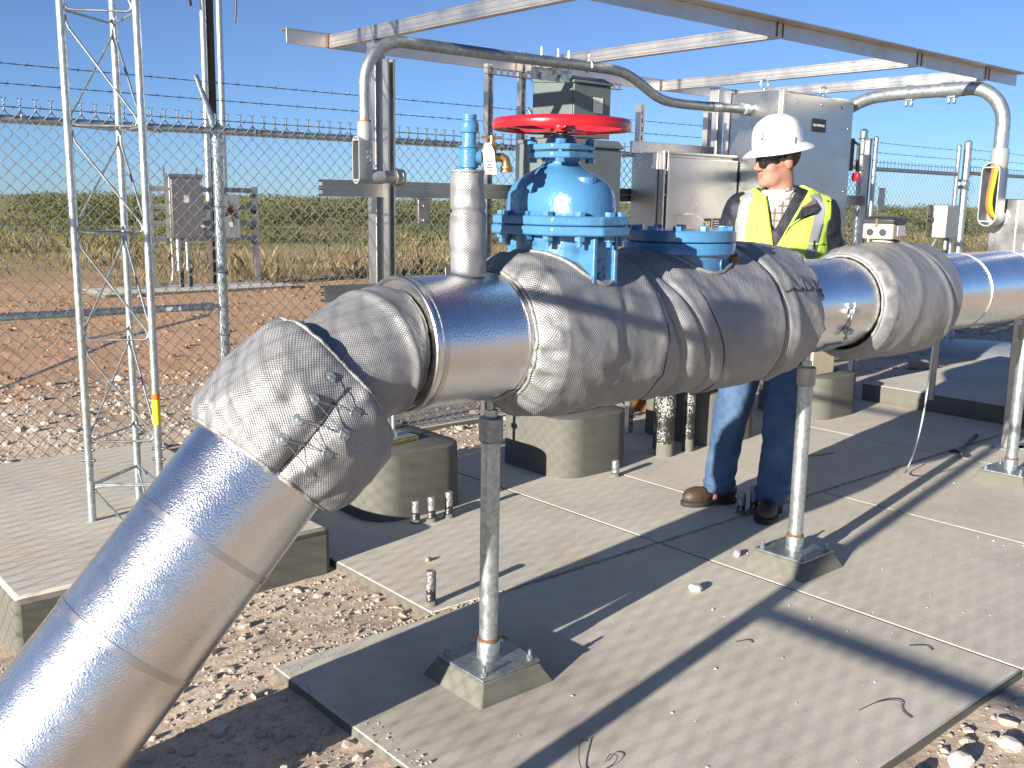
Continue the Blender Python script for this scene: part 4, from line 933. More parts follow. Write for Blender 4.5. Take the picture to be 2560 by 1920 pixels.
# ---------------------------------------------------------------- chain-link fences
def mesh_panel(o_, ux, L, z0, z1, name, parent, p=0.036, r=0.0020, twist=True, sides=4):
    o_ = np.array(o_, float); ux = np.array(ux, float); uy = np.array([-ux[1], ux[0], 0]); uz = np.array([0, 0, 1.0])
    nz = int((z1-z0)/p); V = []; F = []; base = 0; nw = int(L/p)
    loc = [(math.cos(2*math.pi*k/sides+0.6), math.sin(2*math.pi*k/sides+0.6)) for k in range(sides)]
    def tube_np(C):
        nonlocal base
        m = len(C); D = np.gradient(C, axis=0); D /= np.linalg.norm(D, axis=1)[:, None]
        U = np.cross(D, uy); U /= np.linalg.norm(U, axis=1)[:, None]; W = np.cross(D, U)
        vv = np.concatenate([C[:, None, :]+(U[:, None, :]*c+W[:, None, :]*s_)*r for c, s_ in loc], 1).reshape(-1, 3); V.append(vv)
        I_ = base+np.arange(m*sides).reshape(m, sides); J_ = np.roll(I_, -1, 1)
        F.append(np.stack([I_[:-1], J_[:-1], J_[1:], I_[1:]], -1).reshape(-1, 4)); base += m*sides
    jit = np.random.default_rng(int(abs(o_[0]*100)))
    for i in range(nw):
        pts = []
        for j in range(nz+1):
            odd = (j+i) % 2
            u = i*p+p*odd; z = z1-j*p
            e = 0.0045
            pts.append(o_+ux*(u-(e if odd else -e)*0+jit.normal(0, 0.0009))+uz*(z+jit.normal(0, 0.0009))+uy*(0.0022*(1 if j % 2 else -1)))
        tube_np(np.array(pts))
        if twist and i % 2 == 0:
            c = o_+ux*(i*p+p*(1 if (i % 2) else 0))
            c = o_+ux*(i*p+0.0)+uz*z1
            for s_ in (0, 1):
                q = [c+ux*(0.004*math.cos(k*1.6+math.pi*s_))+uy*(0.004*math.sin(k*1.6+math.pi*s_))+uz*(0.012*k) for k in range(5)]
                q.append(c+ux*(0.013 if s_ else -0.013)+uz*(0.012*4+0.013)); tube_np(np.array(q)[::1])
    o = np_mesh(name, np.concatenate(V), np.concatenate(F), 'wire', parent); o['kind'] = 'stuff'; return o
def strand(parent, p0, p1, sag=0.015, barb=0.125, name='barbed_wire', m='barb'):
    p0 = Vector(p0); p1 = Vector(p1); L = (p1-p0).length; d = (p1-p0)/L; side = d.cross(Vector((0,0,1))).normalized(); n_ = max(8, int(L/0.03)); b = MB()
    f = lambda t_: p0+(p1-p0)*t_+Vector((0,0,-sag*4*t_*(1-t_)))
    for s_ in (0, 1):
        b.tube([f(i/n_)+side*0.0018*math.cos(i*1.25+math.pi*s_)+Vector((0,0,0.0018*math.sin(i*1.25+math.pi*s_))) for i in range(n_+1)], 0.0014, 4)
    x = random.random()*barb
    while x < L:
        c = f(x/L); a = random.random()*3
        b.tube([c-d*0.006+side*0.004, c+d*0.006+side*0.004, c+d*0.006-side*0.004], 0.0034, 5)
        for k in range(2):
            v = side*math.cos(a+k*1.5)+Vector((0,0,math.sin(a+k*1.5))); b.tube([c-v*0.017+d*0.004*(k*2-1), c+v*0.017-d*0.004*(k*2-1)], 0.0013, 3)
        x += barb*(0.93+0.14*random.random())
    return b.build(name, m, parent, 0, None)
def fpost(b, x, y, z1, r, cap=True, n=24):
    b.lathe([(r, -0.15), (r, z1-r*0.6), (r*1.1, z1-r*0.6), (r*1.1, z1-r*0.2), (r*0.6, z1+r*0.35), (0.001, z1+r*0.5)] if cap else [(r, -0.15), (r, z1)], (x, y, 0), n=n); return b
FZ = 1.872
bf = thing('chain_link_fence', 'long chain-link fence with three barbed wires behind the canopy', 'fence', (2.46, 5.4, 0))
XA, XB = -0.58, 9.23
MB().cyl((XA, 5.40, FZ-0.02), (XB, 5.40, FZ+0.018), 0.021, n=20).build('top_rail', 'galv', bf)
mesh_panel((XA, 5.376, 0), (1, 0, 0), XB-XA, -0.03, FZ+0.028, 'wire_mesh', bf, r=0.0029)
for x in (2.46, 5.0, 7.6):
    q_ = MB(); fpost(q_, x, 5.405, 1.80, 0.030, False); q_.lathe([(0.030, 1.72), (0.0325, 1.722), (0.033, 1.80), (0.035, 1.802), (0.035, 1.815), (0.030, 1.84), (0.018, 1.86)], (x, 5.405, 0), n=24); po = q_.build('fence_post', 'galv', bf)
    q_ = MB(); c0 = Vector((x, 5.40, FZ-0.01)); c1_ = Vector((x, 5.655, FZ+0.315)); dd = (c1_-c0).normalized(); sx_ = Vector((1,0,0)); ns = dd.cross(sx_)
    rows = []
    for f, w, h in ((0.0, 0.030, 0.020), (0.15, 0.026, 0.016), (0.5, 0.017, 0.012), (0.92, 0.014, 0.010), (0.97, 0.016, 0.010), (1.0, 0.009, 0.006)):
        c = c0+(c1_-c0)*f; rows.append([tuple(c+sx_*math.cos(a)*w+ns*math.sin(a)*h) for a in np.linspace(0, 2*math.pi, 12, endpoint=False)])
    q_.rings(rows); q_.tube([c0+Vector((0.03*math.cos(a), 0.0, 0.03*math.sin(a)+0.01)) for a in np.linspace(0, 2*math.pi, 20, endpoint=False)], 0.009, 8, closed=True); q_.build('barb_arm', 'galv', po, 0, 60)
    q_ = MB()
    for z in (0.35, 0.72, 1.08, 1.45): q_.tube([(x+0.034*math.cos(a), 5.405+0.034*math.sin(a), z+0.004*math.sin(a)) for a in np.linspace(0, 2*math.pi, 18, endpoint=False)], 0.002, 5, closed=True)
    q_.build('tie_wire', 'wire', po)
q_ = MB()
for x in np.arange(0.2, 9, 0.62): q_.tube([(x+0.002*math.sin(a*2), 5.40+0.026*math.cos(a), FZ+0.0035*(x-2)/3+0.027*math.sin(a)) for a in np.linspace(0, 2*math.pi, 14, endpoint=False)], 0.0028, 5, closed=True)
q_.build('rail_tie', 'wire', bf)
b = MB()
for x in (1.98, 2.10, 2.13): b.cyl((x, 5.40, FZ-0.015), (x+0.08 if x < 2.1 else x+0.012, 5.40, FZ-0.015), 0.0232, n=20)
b.build('rail_sleeve', 'galv', bf)
for f in (0.22, 0.60, 0.94): strand(bf, (XA, 5.40+0.255*f, FZ-0.02+0.315*f), (XB, 5.40+0.255*f, FZ+0.02+0.315*f), 0.01)
MB().cyl((XA, 5.40, 0.905), (2.39, 5.40, 0.885), 0.0205, n=20).build('brace_rail', 'galv', bf)
b = MB(); b.cyl((2.325, 5.40, 0.886), (2.395, 5.40, 0.885), 0.0245, n=20); b.cyl((2.255, 5.40, 0.887), (2.268, 5.40, 0.887), 0.0225, n=20); b.tube([(2.46+0.034*math.cos(a), 5.405+0.034*math.sin(a), 0.885) for a in np.linspace(0, 2*math.pi, 18, endpoint=False)], 0.007, 6, closed=True); b.bx(2.392, 2.43, 5.39, 5.41, 0.873, 0.897); b.build('rail_end_cup', 'galv', bf)
MB().tube([(2.385, 5.385, 0.865), (2.36, 5.385, 0.838), (1.9, 5.385, 0.752), (1.25, 5.385, 0.535), (-0.5, 5.385, -0.02)], 0.0065, 8).build('truss_rod', 'galv_dull', bf)
MB().bx(2.10, 2.20, 5.377, 5.3795, 0.875, 0.897).build('rail_sticker', 'white', bf, 0, None)
b = MB(); b.tube([(x, 5.385, 0.0+0.004*math.sin(x*9)) for x in np.linspace(-0.5, 9.2, 120)], 0.002, 4); b.build('bottom_wire', 'wire', bf)

# side fence near the photographer: it throws the mesh, rail and post shadows over the slabs and the pipe
sfn = thing('side_fence', 'chain-link side fence standing just outside the left of the picture', 'fence', (-0.58, 1.40, 0)); XS = -0.58
MB().cyl((XS, -6, FZ-0.02), (XS, 5.40, FZ-0.02), 0.021, n=20).build('top_rail', 'galv_dull', sfn)
mesh_panel((XS-0.0221, -6, 0), (0, 1, 0), 11.36, -0.03, FZ+0.02, 'wire_mesh', sfn)
for y in (5.40, 1.40, -1.6, -4.6): fpost(MB(), XS, y, 2.0 if y == 1.4 else 1.85, 0.036 if y == 1.4 else 0.030).build('fence_post', 'galv', sfn)
MB().cyl((XS, 1.40, 0.90), (XS, -1.6, 0.90), 0.0205, n=16).build('brace_rail', 'galv_dull', sfn)
for dz in (0.08, 0.18, 0.28): strand(sfn, (XS-0.2*dz/0.3, -6, FZ+dz), (XS-0.2*dz/0.3, 5.4, FZ+dz), 0.0, 0.125)

# gate on the right and fence beyond it
gt = thing('chain_link_gate', 'chain-link gate leaf with three barbed wires on the right of the canopy', 'gate', (10.35, 5.4, 0))
for x in (9.475, 11.27): fpost(MB(), x, 5.40, 2.20, 0.024).build('gate_upright', 'galv', gt)
MB().cyl((9.475, 5.40, 1.885), (11.27, 5.40, 1.885), 0.021, n=16).build('gate_rail', 'galv_dull', gt)
MB().cyl((9.475, 5.40, 0.08), (11.27, 5.40, 0.08), 0.021, n=16).build('gate_rail', 'galv_dull', gt)
mesh_panel((9.49, 5.385, 0), (1, 0, 0), 1.77, 0.03, 1.91, 'wire_mesh', gt)
for z in (1.955, 2.05, 2.15): strand(gt, (9.475, 5.40, z), (11.27, 5.40, z), 0.005)
MB().bx(9.56, 9.68, 5.37, 5.378, 1.47, 1.70).build('hanging_sign', 'ss_dark', gt, 0, None)
rf = thing('gate_fence', 'chain-link fence with barbed wire right of the gate', 'fence', (11.45, 5.4, 0))
q_ = fpost(MB(), 11.48, 5.40, 2.25, 0.042).build('gate_post', 'galv', rf)
b = MB(); b.bx(11.28, 11.46, 5.36, 5.40, 1.76, 1.80); b.cyl((11.42, 5.34, 1.78), (11.42, 5.45, 1.78), 0.055, n=16)
b.build('gate_hinge', 'galv', rf, 0.003)
for z in (1.30, 1.62, 1.72, 1.87, 2.05, 2.17): MB().bx(11.50, 11.56, 5.38, 5.42, z-0.012, z+0.012).build('tension_clip', 'galv', rf, 0.003)
MB().cyl((11.5, 5.40, 1.905), (16.5, 5.40, 1.905), 0.021, n=16).build('top_rail', 'galv_dull', rf)
mesh_panel((11.56, 5.385, 0), (1, 0, 0), 4.9, -0.03, 1.92, 'wire_mesh', rf)
for z in (1.98, 2.07, 2.17): strand(rf, (11.5, 5.40, z), (16.5, 5.40, z), 0.005)
gp = thing('gate_latch_post', 'pair of galvanised fence posts at the left side of the gate', 'post', (9.2, 5.4, 0))
fpost(MB(), 9.235, 5.40, 2.25, 0.038).build('fence_post', 'galv', gp); fpost(MB(), 9.325, 5.46, 2.24, 0.016).build('drop_rod', 'galv_dull', gp)
b = MB()
for z in (2.17, 2.02, 1.86): b.tube([(9.235+0.042*math.cos(a), 5.40+0.042*math.sin(a), z) for a in np.linspace(0, 2*math.pi, 16, endpoint=False)], 0.008, 6, closed=True)
b.build('clamp_band', 'galv_dull', gp)

# ---------------------------------------------------------------- small plant on and around the slabs
ft = thing('flow_transmitter', 'beige flow transmitter with dark lid on the far pipe jacket', 'transmitter', (4.07, PY, 1.33))
def rotz(p, a): return Matrix.Translation(Vector(p)) @ Matrix.Rotation(a, 4, 'Z')
Mt = rotz((4.055, PY, 0), R(6))
MB().bx(-0.068, 0.068, -0.066, 0.066, 1.368, 1.432, Mt).build('case', 'beige', ft, 0.006)
b = MB(); rows = []
for z, g in ((1.433, 0.0), (1.450, -0.001), (1.458, 0.008), (1.463, 0.025)): rows.append([tuple(Mt @ Vector((x*(0.071-g), y*(0.069-g), z))) for x, y in ((-1,-1),(1,-1),(1,1),(-1,1))])
b.rings(rows); b.build('lid', 'lid', ft, 0.003)
for y in (-0.024, 0.032):
    p = Mt @ Vector((-0.067, y, 1.396)); q = Mt @ Vector((-0.0725, y, 1.396)); MB().cyl(q, p, 0.0155, n=20).build('cable_port', 'lid', ft)
p = Mt @ Vector((-0.070, 0.006, 1.418)); MB().cyl(p, p+Vector((0,0,0.035)), 0.006, n=10).build('lid_clip', 'brass', ft)
b = MB(); b.bx(-0.02, 0.06, -0.0675, -0.0662, 1.382, 1.424, Mt); b.build('data_label', 'white', ft, 0, None)
MB().lathe([(0.030, 1.31), (0.030, 1.348), (0.045, 1.350), (0.046, 1.360), (0.028, 1.362), (0.028, 1.372)], (4.055, PY, 0), n=28).build('neck', 'off_white', ft)
fb_ = thing('field_box', 'small grey box with tilted cover plate on a post beyond the far pipe jacket', 'electrical box', (7.0, 3.4, 0.132))
MB().bx(6.83, 7.02, 3.315, 3.415, 1.30, 1.522).build('shell', 'grey_cast', fb_, 0.004); MB().bx(6.765, 6.828, 3.42, 3.428, 1.30, 1.525, None).build('cover_plate', 'dark_steel', fb_, 0.002)
MB().cyl((6.95, 3.365, 0.13), (6.95, 3.365, 1.30), 0.022, n=20).build('post_tube', 'ss_dark', fb_); MB().cyl((6.72, 3.40, 1.10), (6.84, 3.38, 1.30), 0.014, n=10).build('stay', 'galv_dull', fb_); MB().cyl((6.79, 3.419, 1.43), (6.79, 3.402, 1.43), 0.02, n=12).build('knob', 'black', fb_)

def stub(x, y, h, r, label, group=None, foil=0.5, m='foil'):
    o = thing('pipe_stub', label, 'pipe stub', (x, y, 0), group)
    rj = lambda: r*(1+0.06*random.uniform(-1, 1))
    MB().lathe([(r*0.98, -0.01), (r*0.98, h*foil), (r*0.85, h*foil)], (x, y, 0), n=18).build('coated_pipe', 'tar', o)
    b = MB(); pr_ = [(rj()*1.05, h*foil+(h*(1-foil))*i/7) for i in range(8)]; b.lathe(pr_+[(r*0.9, h+0.003), (r*0.2, h-0.002)], (x, y, 0), n=18); b.build('taped_end', m, o, 0, 60)
    c_ = MB(); c_.lathe([(r*1.5, -0.005), (r*1.25, 0.012), (r*1.02, 0.016)], (x, y, 0), n=14); c_.build('mortar_collar', 'grout', o, 0, 60); return o
stub(2.600, 3.685, 0.106, 0.019, 'leftmost taped pipe stub of the three beside the near pier', 'three taped stubs by the near pier')
stub(2.672, 3.658, 0.119, 0.019, 'middle taped pipe stub of the three beside the near pier', 'three taped stubs by the near pier')
stub(2.775, 3.659, 0.124, 0.019, 'rightmost taped pipe stub of the three beside the near pier', 'three taped stubs by the near pier')
stub(2.086, 2.86, 0.132, 0.0185, 'lone taped pipe stub at the slab corner left of the nearest post')
stub(3.949, 3.672, 0.088, 0.020, 'short taped pipe stub at the foot of the middle pier', None, 0.25)
stub(3.945, 2.815, 0.105, 0.020, 'dark taped pipe stub between the boots of the man', None, 0.45)
stub(4.03, 2.80, 0.13, 0.021, 'dark taped pipe stub touching the boot near the second post', None, 0.45)
for x, y, r, lb_ in ((4.536, 3.82, 0.056, 'thick black tar-coated pipe rising beside the middle pier'), (4.735, 3.80, 0.034, 'thin black tar-coated pipe right of the thick one, speckled white'), (4.64, 3.95, 0.04, 'black tar-coated pipe in shade behind the speckled pair')):
    o = thing('coated_pipe', lb_, 'pipe', (x, y, 0)); b = MB(); b.lathe([(r, 0.07), (r*1.01, 0.4), (r, 1.2)], (x, y, 0), n=28); b.build('pipe_wall', 'tar', o)
    b = MB(); b.lathe([(r*1.06, -0.01), (r*1.04, 0.05), (r*0.99, 0.085)], (x, y, 0), n=28); b.build('mortar_collar', 'grout', o, 0, 60)
# feet and brackets on the piers
o = thing('jack_stand', 'small screw jack with yellow-edged plate on the near pier', 'jack stand', (2.75, 4.0, 0.32))
Mj = rotz((2.70, 4.02, 0), R(8)); MB().bx(-0.10, 0.10, -0.08, 0.08, 0.322, 0.338, Mj).build('plate', 'yellow_edge', o, 0.002); MB().bx(-0.095, 0.095, -0.075, 0.075, 0.3385, 0.346, Mj).build('top_plate', 'galv_dull', o, 0.002); b = MB(); b.cyl((2.70, 4.02, 0.345), (2.70, 4.02, 0.62), 0.012, n=12); b.hexa((2.70, 4.02, 0.345), (0,0,1), 0.024, 0.02); b.hexa((2.70, 4.02, 0.46), (0,0,1), 0.028, 0.022); b.build('jack_screw', 'galv', o)
o = thing('foot_plate', 'rust-edged foot plate lying on the second pier', 'plate', (3.85, 4.0, 0.335))
Mj = rotz((3.87, 4.0, 0), R(4)); MB().bx(-0.14, 0.14, -0.10, 0.10, 0.337, 0.362, Mj).build('plate', 'rust', o, 0.002); b = MB(); b.cyl((3.86, 4.0, 0.362), (3.86, 4.0, 0.62), 0.03, n=16); b.bx(3.72, 3.80, 3.93, 4.02, 0.362, 0.38); b.build('support_leg', 'galv_dull', o)
o = thing('bracket_box', 'beige sheet-metal box with one bolt on the pier right of the man', 'box', (6.40, 4.0, 0.30))
MB().bx(6.22, 6.50, 3.90, 4.2, 0.302, 0.72).build('shell', 'beige', o, 0.004); b = MB(); b.hexa((6.22, 3.96, 0.42), (-1, 0, 0), 0.014, 0.010); b.hexa((6.44, 3.90, 0.47), (0,-1,0), 0.014, 0.012); b.build('bolt', 'brass', o)
o = thing('rusty_wheel', 'orange rusty dished wheel leaning behind the middle pier', 'wheel', (5.6, 4.85, 0))
wc = Vector((5.50, 4.86, 0.20)); wd = Vector((-0.55, -0.75, 0.35)).normalized()
MB().lathe([(0.03, -0.02), (0.15, -0.02), (0.205, 0.0), (0.225, 0.012), (0.235, 0.004), (0.225, -0.016), (0.15, -0.035)], wc, wd, 48).build('dish', 'rust', o, 0, 50)
b = MB(); b.lathe([(0.035, -0.03), (0.04, 0.05), (0.02, 0.055)], wc, wd, 16); b.hexa(wc+wd*0.05, wd, 0.026, 0.03); b.build('hub', 'dark_steel', o)
b = MB(); b.tube(smooth_path([(4.62, 2.25, 0.90), (4.64, 2.27, 0.55), (4.72, 2.34, 0.30), (4.95, 2.50, 0.10), (5.22, 2.66, 0.02), (5.56, 2.71, 0.012)], 3), 0.0042, 8); o = b.build('sampling_tube', 'tube', None, 0, 60, (5.3, 2.6, 0)); tag(o, 'thin white tube hanging from the pipe and curling onto the slab', 'tube')
b = MB(); b.tube(smooth_path([(5.93, 2.72, 0.03), (5.90, 2.66, 0.05), (5.86, 2.60, 0.035), (6.0, 2.70, 0.015), (6.6, 2.86, 0.012)], 2), 0.011, 8); o = b.build('black_hose', 'black', None, 0, 60, (6.2, 2.76, 0)); tag(o, 'black hose lying in the joint between the slabs on the right', 'hose')
o = thing('vault_lid', 'low grey domed vault lid in the shaded gravel beyond the raised slab', 'lid', (11.2, 5.0, -0.06))
MB().lathe([(0.75, -0.1), (0.75, -0.02), (0.66, 0.03), (0.3, 0.07), (0.01, 0.08)], (11.0, 4.75, -0.02), n=40).build('dome', 'grey_cast', o)

# ---------------------------------------------------------------- meter rack and pole beyond the fence
YR = 17.0
mr = thing('meter_rack', 'pipe-and-strut meter rack standing on the far slab beyond the fence', 'rack', (7.5, YR, -0.055))
for x in (6.50, 8.45): strut(x, YR+0.06, -0.06, 1.70, 1, 0.09, 'rack_post', mr, 'ss_frame')
for z in (1.585, 1.285, 1.0, 0.735):
    b = MB(); b.bx(6.46, 8.44, YR-0.02, YR+0.02, z, z+0.085); b.bx(6.46, 8.44, YR-0.028, YR-0.0205, z+0.03, z+0.055); b.build('rack_rail', 'galv_dull', mr, 0.003)
b = MB()
for z in (0.93, 1.21, 1.50, 0.66): b.bx(8.32, 8.40, YR-0.10, YR-0.02, z, z+0.07)
b.build('rail_clamp', 'dark_steel', mr, 0.004)
mb = thing('meter_cabinet', 'tall tarnished stainless cabinet with a white label hung on the far rack', 'cabinet', (7.05, YR-0.2, 0.79))
MB().bx(6.74, 7.33, YR-0.24, YR-0.031, 0.795, 1.82).build('shell', 'ss_dark', mb, 0.006); MB().bx(6.725, 7.345, YR-0.26, YR-0.03, 1.823, 1.88).build('hood', 'ss_dark', mb, 0.004); MB().bx(6.77, 7.31, YR-0.262, YR-0.2435, 0.82, 1.80).build('door', 'ss_dark', mb, 0.003)
for x0, x1, z0, z1 in ((6.985, 7.075, 1.40, 1.52), (7.28, 7.33, 1.70, 1.74), (7.27, 7.34, 0.98, 1.02)): MB().bx(x0, x1, YR-0.2655, YR-0.2635, z0, z1).build('label', 'white', mb, 0, None)
b = MB()
for x in (6.75, 7.33): b.bx(x-0.01, x+0.01, YR-0.03, YR-0.015, 1.85, 2.0)
b.build('hanger', 'ss_dark', mb)
b = MB(); b.cyl((7.36, YR-0.16, 0.90), (7.72, YR-0.16, 0.90), 0.05, n=16); b.cyl((7.38, YR-0.16, 0.90), (7.43, YR-0.16, 0.90), 0.06, n=16); b.build('box_nipple', 'grey_cast', mb)
mg = thing('meter_box', 'grey disconnect box with an orange disc and black rays on the far rack', 'electrical box', (7.87, YR-0.15, 0.79))
MB().bx(7.69, 8.03, YR-0.20, YR-0.031, 0.79, 1.53).build('shell', 'grey_cast', mg, 0.004)
MB().cyl((7.85, YR-0.201, 1.245), (7.85, YR-0.206, 1.245), 0.10, n=28).build('orange_disc', 'peach', mg)
b = MB(); c = Vector((7.85, YR-0.209, 1.245))
for a, l in ((100, .2), (70, .15), (20, .18), (-15, .12), (-40, .19), (-75, .23), (190, .16), (215, .14), (160, .15), (130, .12)):
    d = Vector((math.cos(R(a)), 0, math.sin(R(a)))); t_ = Vector((-d.z, 0, d.x)); b.rings([[tuple(c-t_*0.02), tuple(c+Vector((0,-.003,0))), tuple(c+t_*0.02)], [tuple(c+d*l-t_*0.010), tuple(c+d*l+Vector((0,-.003,0))), tuple(c+d*l+t_*0.010)]])
b.build('black_ray', 'black', mg, 0, None)
MB().bx(7.82, 7.89, YR-0.2035, YR-0.2015, 0.98, 1.07).build('label', 'white', mg, 0, None)
for x, lb_ in ((6.90, 'left steel conduit with black foot under the far cabinet'), (7.06, 'right steel conduit with black foot under the far cabinet')):
    o = thing('service_conduit', lb_, 'conduit', (x, YR-0.14, -0.06), 'conduits under the far cabinet'); MB().cyl((x, YR-0.14, 0.24), (x, YR-0.14, 0.80), 0.044, n=20).build('upper_pipe', 'galv', o); MB().cyl((x+0.03, YR-0.14, -0.06), (x+0.03, YR-0.14, 0.27), 0.042, n=20).build('coated_foot', 'black', o)
    MB().cyl((x-0.02, YR-0.18, -0.06), (x-0.02, YR-0.18, 0.5), 0.006, n=8).build('ground_wire', 'galv_dull', o)
b = MB(); b.tube(smooth_path([(6.78, YR-0.14, 0.80), (6.79, YR-0.14, 0.25), (6.76, YR-0.14, 0.02), (6.62, YR-0.16, -0.03), (6.0, YR-0.2, -0.035)], 3), 0.016, 8); tag(b.build('curved_conduit', 'galv', None, 0, 60, (6.7, YR-0.14, -0.05)), 'thin conduit curving from the far cabinet down onto the far slab', 'conduit')
po = thing('utility_pole', 'dark wooden utility pole rising behind the fence post', 'pole', (7.82, YR+0.42, -0.1)); MB().cyl((7.80, YR+0.42, -0.3), (7.86, YR+0.42, 8.5), 0.118, 0.10, 24).build('pole_shaft', 'pole', po)
o = thing('pole_conduit', 'bright steel conduit on the right flank of the utility pole', 'conduit', (7.97, YR+0.3, 1.5), 'conduits up the utility pole'); MB().cyl((7.945, YR+0.22, 1.52), (7.985, YR+0.22, 8.3), 0.056, n=16).build('riser_pipe', 'galv', o); b = MB(); b.cyl((7.96, YR+0.22, 3.55), (7.96, YR+0.22, 3.65), 0.062, n=16); b.build('coupling', 'galv', o); MB().cyl((7.945, YR+0.22, 1.52), (7.945, YR-0.1, 1.47), 0.05, n=16).build('bend', 'galv', o)
o2 = thing('pole_conduit', 'bright steel conduit on the left flank of the utility pole', 'conduit', (7.70, YR+0.3, 1.0), 'conduits up the utility pole'); MB().cyl((7.66, YR+0.26, 0.7), (7.70, YR+0.26, 8.3), 0.056, n=16).build('riser_pipe', 'galv', o2)
for dx, lb_ in ((-0.42, 'short black cable end dangling left of the pole top'), (0.42, 'short black cable end dangling right of the pole top')):
    b = MB(); b.tube(smooth_path([(7.85, YR+0.3, 6.0), (7.85+dx*0.8, YR+0.2, 5.6), (7.85+dx*1.05, YR+0.2, 5.0), (7.85+dx*0.95, YR+0.2, 4.72 if dx < 0 else 4.55)], 3), 0.022, 6); tag(b.build('dangling_cable', 'black', None, 0, 60, (7.85+dx, YR+0.2, 4.7)), lb_, 'cable')
fp = thing('field_wire_fence', 'low two-wire field fence in the grass beyond the far slab', 'fence', (9, 19.5, -0.1))
for x in np.arange(3, 60, 6.0): MB().cyl((x, 19.5+x*0.02, -0.2), (x, 19.5+x*0.02, 1.05), 0.03, n=8).build('field_post', 'pole', fp)
for z in (0.95, 0.55): MB().tube([(x, 19.5+x*0.02, z) for x in range(-10, 61, 3)], 0.004, 4).build('field_wire', 'wire', fp)

# ---------------------------------------------------------------- stones, gravel, clods
def ico():
    t_ = (1+5**0.5)/2; v = np.array([(-1,t_,0),(1,t_,0),(-1,-t_,0),(1,-t_,0),(0,-1,t_),(0,1,t_),(0,-1,-t_),(0,1,-t_),(t_,0,-1),(t_,0,1),(-t_,0,-1),(-t_,0,1)], float); v /= np.linalg.norm(v[0])
    f = np.array([(0,11,5),(0,5,1),(0,1,7),(0,7,10),(0,10,11),(1,5,9),(5,11,4),(11,10,2),(10,7,6),(7,1,8),(3,9,4),(3,4,2),(3,2,6),(3,6,8),(3,8,9),(4,9,5),(2,4,11),(6,2,10),(8,6,7),(9,8,1)]); return v, f
def subdiv(v, f, k):
    for _ in range(k):
        c = {}; v = list(map(tuple, v)); nf = []
        def md(a, b):
            key = (min(a, b), max(a, b))
            if key not in c:
                m = np.array(v[a])+np.array(v[b]); m /= np.linalg.norm(m); v.append(tuple(m)); c[key] = len(v)-1
            return c[key]
        for a, b, d in f: ab, bd, da = md(a, b), md(b, d), md(d, a); nf += [(a, ab, da), (b, bd, ab), (d, da, bd), (ab, bd, da)]
        f = nf
    return np.array(v), np.array(f)
IV, IF = ico()
def scatter(name, P, S, m, flat=0.65, zsink=0.25):
    n_ = len(P); rg_ = rng
    J_ = 1+rg_.normal(0, 0.22, (n_, 12, 3)); A = rg_.uniform(0, 2*math.pi, n_); sc = np.stack([S*rg_.uniform(0.8, 1.4, n_), S*rg_.uniform(0.7, 1.1, n_), S*flat*rg_.uniform(0.7, 1.3, n_)], -1)
    V = IV[None]*J_*sc[:, None, :]; ca, sa = np.cos(A)[:, None], np.sin(A)[:, None]
    V = np.stack([V[..., 0]*ca-V[..., 1]*sa, V[..., 0]*sa+V[..., 1]*ca, V[..., 2]], -1)+P[:, None, :]; V[..., 2] += (S*flat*(1-2*zsink)*0.5)[:, None]
    F = (IF[None]+12*np.arange(n_)[:, None, None]).reshape(-1, 3)
    o = np_mesh(name, V.reshape(-1, 3), F, m, None, False); o['kind'] = 'stuff'; return o
def region(n_, x0, x1, y0, y1, ex=None):
    x = rng.uniform(x0, x1, n_); y = rng.uniform(y0, y1, n_)
    k = np.ones(n_, bool)
    for a in ((1.36, 9, 1.18, 2.79), (2.02, 7.2, 2.79, 4.68), (0.77, 2.03, 3.44, 5.37), (7.1, 9.6, 2.4, 4.05)): k &= ~((x > a[0])&(x < a[1])&(y > a[2])&(y < a[3]))
    x, y = x[k], y[k]; return np.stack([x, y, ground_h(x, y)], -1)
def sizes(n_, lo, hi, p=2.6): return lo*(1-rng.random(n_)*(1-(hi/lo)**(1-p)))**(1/(1-p))
Pn = np.concatenate([region(6500, 0.3, 2.06, 0.5, 3.5), region(2600, 1.9, 4.2, 0.2, 1.2)]); scatter('gravel', Pn, sizes(len(Pn), 0.0028, 0.022, 3.0), 'stone')
Pn = np.concatenate([region(5200, 0.0, 6.5, 5.5, 9.0), region(1500, 1.8, 8, 4.66, 5.36)]); scatter('gravel', Pn, sizes(len(Pn), 0.006, 0.05, 3.0), 'stone')
Pn = region(3500, 7, 20, 0.5, 9); scatter('gravel', Pn, sizes(len(Pn), 0.008, 0.055, 2.8), 'stone')
Pn = region(5200, 1.0, 16, 8.2, 17.0); scatter('dirt_clods', Pn, sizes(len(Pn), 0.008, 0.05, 2.5), 'clod', 0.6)
Pn = region(1300, 1.5, 16, 8.0, 19.0); scatter('pebbles', Pn, sizes(len(Pn), 0.006, 0.03, 2.8), 'stone')
Pn = np.concatenate([region(70, 0.75, 1.38, 1.2, 2.2), region(30, 1.0, 2.0, 2.2, 3.4), region(30, 2.3, 3.4, 0.6, 1.15)]); scatter('gravel', Pn, sizes(len(Pn), 0.010, 0.030, 2.4), 'stone', 0.7)
x = rng.uniform(1.4, 7, 900); y = rng.normal(2.786, 0.006, 900); Pn = np.stack([x, y, np.full(900, -0.004)], -1); scatter('joint_grit', Pn, sizes(900, 0.003, 0.010), 'stone', 0.7, 0.1)
MB().bx(1.4, 7.15, 2.7755, 2.7925, -0.12, -0.004).build('dirt_seam', 'ground')['kind'] = 'structure'
x = rng.uniform(1.5, 7, 120); y = rng.uniform(1.25, 2.75, 120); Pn = np.stack([x, y, np.zeros(120)], -1); scatter('slab_grit', Pn, sizes(120, 0.0022, 0.007, 3), 'stone_white', 0.7, 0.05)
